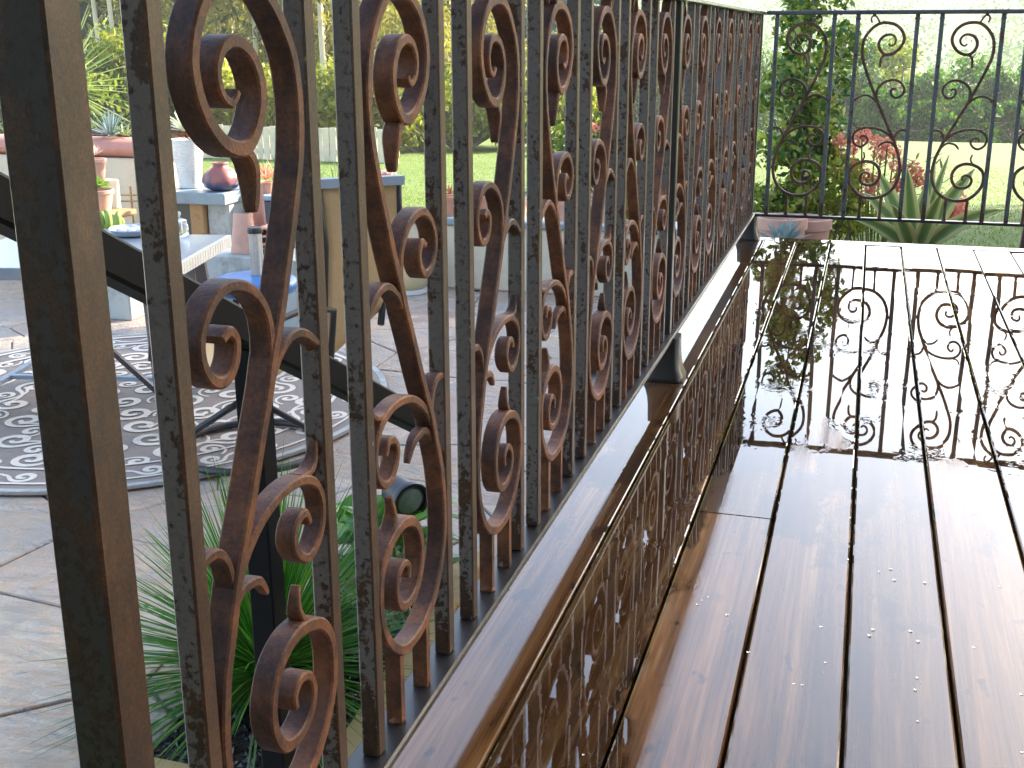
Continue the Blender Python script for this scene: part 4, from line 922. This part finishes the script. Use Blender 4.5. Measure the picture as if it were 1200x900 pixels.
# columnar glossy bush behind the corner
gb = thing('citrus_tree', 'slim glossy dark green leafy tree behind the rail corner', 'tree', (at(938, 200, 7.6).x, 7.6, -.5)); rt_ = random.Random(23)
m_ = MB(); tp_ = Vector((.0, 0, 1.75)); m_.tube([(0, 0, -.1), (.02, 0, .35), (-.01, .02, .9), (.01, 0, 1.4), (0, 0, 1.75)], [.022, .018, .014, .010, .004], 8)
cs = [(rt_.uniform(-.24, .24), rt_.uniform(-.25, .25), rt_.uniform(.12, 1.35)) for _ in range(48)] + [(rt_.uniform(-.15, .15), rt_.uniform(-.15, .15), rt_.uniform(1.3, 1.85)) for _ in range(12)]
limbs(m_, (0, 0, .5), [c for c in cs[:16] if c[2] > .5], .008, 3); m_.build('trunk', M['dark_bark'], gb, smooth=True)
V, F = leaf_cloud(cs, [rt_.uniform(.08, .14) for _ in cs], 5600, .055, 24, .5); put('crown', np_mesh('crown', V, F, M['leaf_glossy']), gb)
shrub('shrub', 'bushy yellow-green shrub to the right of the slim tree', 'shrub', at(972, 200, 7.5).x, 7.5, .95, .50, M['leaf_yellow'], 45, None, 1900, .055, -.55)

# coral flower stand
cf_ = thing('flowering_plant', 'tall stand of coral pink flower heads behind the variegated agave', 'plant', (at(1030, 230, 7.5).x, 7.5, -.48)); rk = random.Random(29); stm = MB(); O_ = Vector((at(1030, 230, 7.5).x, 7.5, -.48))
heads = [(985, 165), (1000, 172), (992, 185), (1010, 160), (1025, 168), (1040, 170), (1048, 178), (1005, 195), (1032, 182), (1052, 195), (1075, 208), (1085, 215), (1015, 208), (1045, 225), (1052, 218), (1000, 215), (985, 205), (1025, 212), (1060, 235), (1120, 245), (1128, 252), (1115, 258), (1018, 225), (1070, 200), (1122, 238), (1110, 250)]
for k, (px, py) in enumerate(heads):
    q_ = at(px, py, 7.5 + rk.uniform(-.15, .2)) - O_; stm.tube([(q_.x*.45, q_.y*.4, 0), (q_.x*.8, q_.y*.8, q_.z*.5), q_], .005, 5); ball_flower('flower_head', cf_, q_, rk.uniform(.046, .062), M['petal_coral'], 130+k, 110, .20)
lm_ = MB()
for k in range(120):
    a = rk.uniform(0, 6.28); b0 = Vector((rk.uniform(-.3, .35), rk.uniform(-.15, .15), rk.uniform(.1, .62))); blade(lm_, b0, (math.cos(a), math.sin(a), rk.uniform(.1, 1)), rk.uniform(.08, .14), .016, .1, 3)
stm.build('stems', M['leaf_gold'], cf_); lm_.build('leaves', M['leaf_gold'], cf_)
for px, py in ((893, 190), (898, 205), (890, 222)):
    pass
# variegated agave: each sword leaf is a part
ag0 = at(1072, 287, 6.75); ag = thing('agave', 'big variegated agave with yellow-edged sword leaves beyond the far rail', 'plant', (ag0.x, 6.75, ag0.z))
tips = [((1063, 196), -.05, .072), ((1086, 214), .05, .075), ((1142, 198), .0, .075), ((1112, 182), .12, .035), ((1176, 246), -.15, .070), ((1150, 256), -.1, .07), ((1028, 200), .1, .070), ((1012, 226), .05, .065), ((1000, 257), -.2, .060), ((1045, 240), -.25, .07), ((1096, 190), .22, .06), ((1104, 225), -.25, .07)]
for k, ((px, py), dy, w_) in enumerate(tips):
    tip = at(px, py, 6.75+dy) - Vector((ag0.x, 6.75, ag0.z)); base = Vector((tip.x*.10, dy*.3, -.02)); L_ = (tip-base).length; N = 10; vs = []; fs = []; uv = []
    sag = .12*L_*abs(tip.x)/(L_+.01); dvec = (tip-base); side = Vector((0, 0, 1)).cross(Vector((tip.x, dy, 0)).normalized() if abs(tip.x) > .02 else Vector((0, -1, 0))); 
    view = Vector((0, -1, .25)).normalized(); side = dvec.normalized().cross(view).normalized(); nn = side.cross(dvec.normalized()).normalized()
    for i in range(N+1):
        s = i/N; c = base + dvec*s + Vector((0, 0, 1))*sag*4*s*(1-s); ww = w_*1.25*(.7+1.0*s if s < .35 else 1.05)*(1-s**2.6) + .001
        for u, kf in ((0, .28), (.25, .08), (.5, 0), (.75, .08), (1, .28)): vs.append(c + side*(u-.5)*ww - nn*kf*ww*-1); uv.append((u, s))
    for i in range(N):
        for j in range(4): fs.append((5*i+j, 5*i+j+1, 5*i+6+j, 5*i+5+j))
    m_ = MB(); m_.add(vs, fs); me = m_.mesh('leaf', M['agave'], smooth=True); ul = me.uv_layers.new(name='UVMap')
    for lp in me.loops: ul.data[lp.index].uv = uv[lp.vertex_index]
    o = put('leaf', me, ag); md = o.modifiers.new('thick', 'SOLIDIFY'); md.thickness = .004

# wooden garden chair, only a corner of its back shows
ac = at(1200, 292, 5.95); gz = ground_h(.9, 6) ; gc = thing('garden_chair', 'purple-brown slatted garden chair at the right edge beyond the far rail', 'chair', (.98, 6.15, gz), R(8)); ha = at(1190, 258, 6.0).z - gz
for k in range(6):
    x0_ = -.29+.098*k; m_ = MB(); top = ha + .10*math.sin((k+.5)/6*math.pi); m_.bevbox(-.043, .043, -.009, .009, .22, top, .003, Matrix.Translation((x0_+.045, -.05, 0)) @ Matrix.Rotation(R(12), 4, 'X')); m_.build('back_slat', M['adirondack'], gc)
m_ = MB(); m_.bevbox(-.32, .32, -.012, .012, .42, .49, .003, Matrix.Translation((0, -.175, 0))); m_.build('back_rail', M['adirondack'], gc)
for k in range(5):
    m_ = MB(); m_.bevbox(-.29, .29, .0+.095*k, .085+.095*k, .30-.0*k, .32, .003); m_.build('seat_slat', M['adirondack'], gc)
for s in (-1, 1):
    m_ = MB(); m_.bevbox(-.012, .012, -.045, .045, 0, .52, .003, Matrix.Translation((s*.31, .45, 0))); m_.build('leg', M['adirondack'], gc)
    m_ = MB(); m_.bevbox(-.06, .06, -.32, .34, .521, .543, .003, Matrix.Translation((s*.33, .15, 0))); m_.build('armrest', M['adirondack'], gc)
    m_ = MB(); m_.bar((s*.295, -.30, .04), (s*.295, .46, .28), .022, .09); m_.build('side_rail', M['adirondack'], gc)

# ------------------------------------------------------------------ far fence, trees, wood, hills
fx0, fx1 = at(232, 150, 17.5).x, at(466, 150, 17.5).x
fc = thing('plank_fence', 'low pale plank fence across the lawn at the foot of the trees', 'fence', ((fx0+fx1)/2, 17.5, ground_h(-8.5, 17.5)))
npl = 30; wpl = (fx1-fx0)/npl; rf = random.Random(3)
pmesh = MB(); pmesh.bevbox(-wpl*.47, wpl*.47, -.012, .012, 0, .55, .006); pmesh = pmesh.mesh('plank', M['plank'])
for k in range(npl): put('plank', pmesh, fc, ((k+.5)*wpl-(fx1-fx0)/2, rf.uniform(-.008, .008), -.02+rf.uniform(-.015, .015)))
for zr in (.12, .42):
    m_ = MB(); m_.box(-(fx1-fx0)/2, (fx1-fx0)/2, .022, .06, zr, zr+.07); m_.build('rail', M['timber'], fc)
ORD = ['first', 'second', 'third', 'fourth', 'fifth', 'sixth', 'seventh', 'eighth', 'ninth', 'tenth', 'eleventh', 'twelfth', 'thirteenth', 'fourteenth', 'fifteenth', 'sixteenth', 'seventeenth', 'eighteenth', 'nineteenth', 'twentieth', 'twenty-first', 'twenty-second']
def ordinal(k, xs_):
    """place of item k in its row, read from the left"""
    return ORD[sorted(range(len(xs_)), key=lambda i: xs_[i]).index(k)]
# eucalypts with pale straight trunks
EU = 'tall pale-trunked gum tree with drooping olive crown beyond the fence'
GUM = ((372, 24, 8.6, 2), (383, 26, 9, 1), (414, 28, 8.6, 2), (312, 27, 9, 2), (132, 25, 9, 2), (230, 30, 9.5, 1), (455, 31, 8, 1), (500, 30, 7, 2), (545, 33, 6.6, 1), (270, 34, 10, 2), (180, 33, 10, 1))
for k, (px, Y, h, tw) in enumerate(GUM):
    tree('gum_tree', ordinal(k, [q_[0] for q_ in GUM]) + ' from the left of the tall pale-trunked gum trees beyond the fence', 'tree', at(px, 140, Y).x, Y, h, 4.6, M['leaf_olive'], M['gum_bark'], 200+k, 'gum trees beyond the fence', 5200, .26, .22 if k in (0, 1, 2, 3, 4, 6) else .06, .065, 40, .9, 0, tw, .28, 1.6)
TE = 'dark blue-green leafy tree standing behind the gum trees'
DRK = ((100, 40, 9), (40, 38, 9), (160, 42, 9.5), (240, 41, 9), (330, 42, 8.6), (430, 43, 8), (520, 42, 7), (600, 44, 6), (660, 46, 5.6))
for k, (px, Y, h) in enumerate(DRK):
    tree('broadleaf_tree', ordinal(k, [q_[0] for q_ in DRK]) + ' from the left of the dark blue-green trees behind the gum trees', 'tree', at(px, 140, Y).x, Y, h, 6.0, M['leaf_teal'], M['dark_bark'], 300+k, 'dark trees behind the gum trees', 4200, .40, .04, .16, 36)
SH = 'sunlit yellow-green shrub along the wood edge behind the fence'
SHB = ((100, 18.5, 2.3, 2.6), (150, 19.5, 2.0, 2.2), (205, 20, 2.2, 2.2), (262, 20.5, 1.5, 2.0), (300, 19.5, 1.6, 2.0), (345, 20, 1.2, 1.8), (400, 21, 1.5, 2.2), (450, 20.5, 1.9, 2.2), (492, 21, 1.2, 1.6), (540, 22, 1.6, 2.4), (600, 23, 1.7, 2.6), (650, 24, 1.6, 2.6), (30, 18, 2.5, 2.6))
for k, (px, Y, h, w_) in enumerate(SHB):
    shrub('shrub', ordinal(k, [q_[0] for q_ in SHB]) + ' from the left of the sunlit yellow-green shrubs along the wood edge', 'shrub', at(px, 150, Y).x, Y, h, w_, M['leaf_yellow'] if k % 3 else M['leaf_gold'], 400+k, 'sunlit shrubs along the wood edge', 2200, .15)
for k, (x_, y_, h_, w_) in enumerate(((8.8, 12.6, 11, 8.6), (5.4, 14.3, 9.5, 5.4), (14.5, 9.0, 10, 7.0))):  # out-of-view oaks, added to keep direct sun off deck and patio
    tree('added_shade_oak', ('unseen spreading oak added beyond the right edge to shade the deck', 'unseen oak added on the lawn to shade the patio', 'farthest right of the unseen oaks added beside the deck')[k], 'tree', x_, y_, h_, w_, M['leaf_mid'], M['dark_bark'], 700+k, None, 9000, .34, .22, .25, 40)
# trees of the valley beyond the lawn
VT = ('round green tree in the misty valley beyond the lawn', 'golden green tree in the misty valley beyond the lawn')
VAL = ((1050, 55, 44, 3.6, 1), (1018, 58, 47, 3.4, 0), (1080, 86, 42, 2.8, 0), (1102, 98, 44, 2.6, 0), (1126, 78, 46, 2.8, 0), (1152, 94, 43, 2.5, 0), (1174, 82, 46, 2.7, 0), (1200, 72, 44, 3.2, 0), (990, 94, 42, 2.8, 0), (962, 84, 45, 3.2, 0), (1230, 85, 45, 4.5, 0), (1262, 70, 47, 4.5, 0), (1300, 80, 46, 4.8, 0), (920, 70, 48, 5.0, 0), (870, 62, 47, 5.0, 0), (1090, 126, 39, 1.7, 0), (1140, 122, 38, 1.9, 0), (1186, 130, 39, 1.6, 0), (1034, 118, 38, 2.0, 0), (800, 62, 46, 5, 0), (740, 55, 46, 6, 1), (690, 45, 45, 6, 0))
for k, (px, top, Y, cw, gold) in enumerate(VAL):
    x_ = at(px, 150, Y).x; zt_ = at(px, top, Y).z; h_ = zt_ - ground_h(x_, Y)
    tree('valley_tree', ordinal(k, [q_[0] for q_ in VAL]) + ' from the left of the valley trees beyond the lawn, ' + ('golden' if gold else 'mid') + ' green', 'tree', x_, Y, h_, cw*1.15, M['leaf_gold'] if gold else M['leaf_wood'], M['dark_bark'], 500+k, 'trees in the valley beyond the lawn', 4200, .20, .03, .10, 15)
# far wood on the hills: one mass
rw = np.random.default_rng(77); cs = []; ra = []
for _ in range(900):
    y_ = rw.uniform(60, 300); x_ = rw.uniform(-.75, .75)*y_ + rw.uniform(-10, 10); cs.append((x_, y_, ground_h(x_, y_)+rw.uniform(1, 3.0))); ra.append(rw.uniform(2.0, 4.2))
V, F = leaf_cloud(cs, ra, 90000, .6, 78, .6); tag(put('far_wood', np_mesh('far_wood', V, F, M['leaf_wood'])), 'far wooded hillside fading into morning mist', 'wood', kind='stuff')
# blades on the nearer lawn
rgx = np.random.default_rng(5); n = 90000
y_ = 7.8 + rgx.random(n)**2.3*13; x_ = (rgx.random(n)*1.05-.72)*y_*1.0; keep = ~((x_ > -9) & (x_ < -.64) & (y_ < 7.6)) & ~((x_ > -1.0) & (x_ < .75) & (y_ < 8.6)); x_, y_ = x_[keep], y_[keep]; n = len(x_)
z_ = np.array([ground_h(a, b) for a, b in zip(x_, y_)]); a = rgx.random(n)*6.283; h_ = .010+.02*rgx.random(n); w_ = .004+.003*rgx.random(n)
dx, dy = np.cos(a)*w_, np.sin(a)*w_; lx, ly = rgx.normal(size=n)*.012, rgx.normal(size=n)*.012
V = np.stack([np.stack([x_-dx, y_-dy, z_], 1), np.stack([x_+dx, y_+dy, z_], 1), np.stack([x_+lx, y_+ly, z_+h_], 1)], 1).reshape(-1, 3)
M['grass'] = leafmat('grass_blades', [(.115, .18, .038), (.15, .22, .052), (.20, .26, .075)], .6, .4)
tag(put('grass', np_mesh('grass', V, np.arange(3*n).reshape(-1, 3), M['grass'])), 'short green grass on the lawn', 'grass', kind='stuff')

# ------------------------------------------------------------------ morning haze
hz = MB(); hz.box(-430, 430, -62, 425, -16, 30); t = NT('haze'); t.t.nodes.remove(t.b); v = t.n('VolumePrincipled'); v.inputs['Color'].default_value = (.93, .95, .97, 1)
v.inputs['Density'].default_value = .0011; v.inputs['Anisotropy'].default_value = .1; t.l(v.outputs[0], t.o.inputs['Volume'])
o = hz.build('haze', t.m); tag(o, 'thin morning haze over lawn and valley', 'haze', kind='stuff')
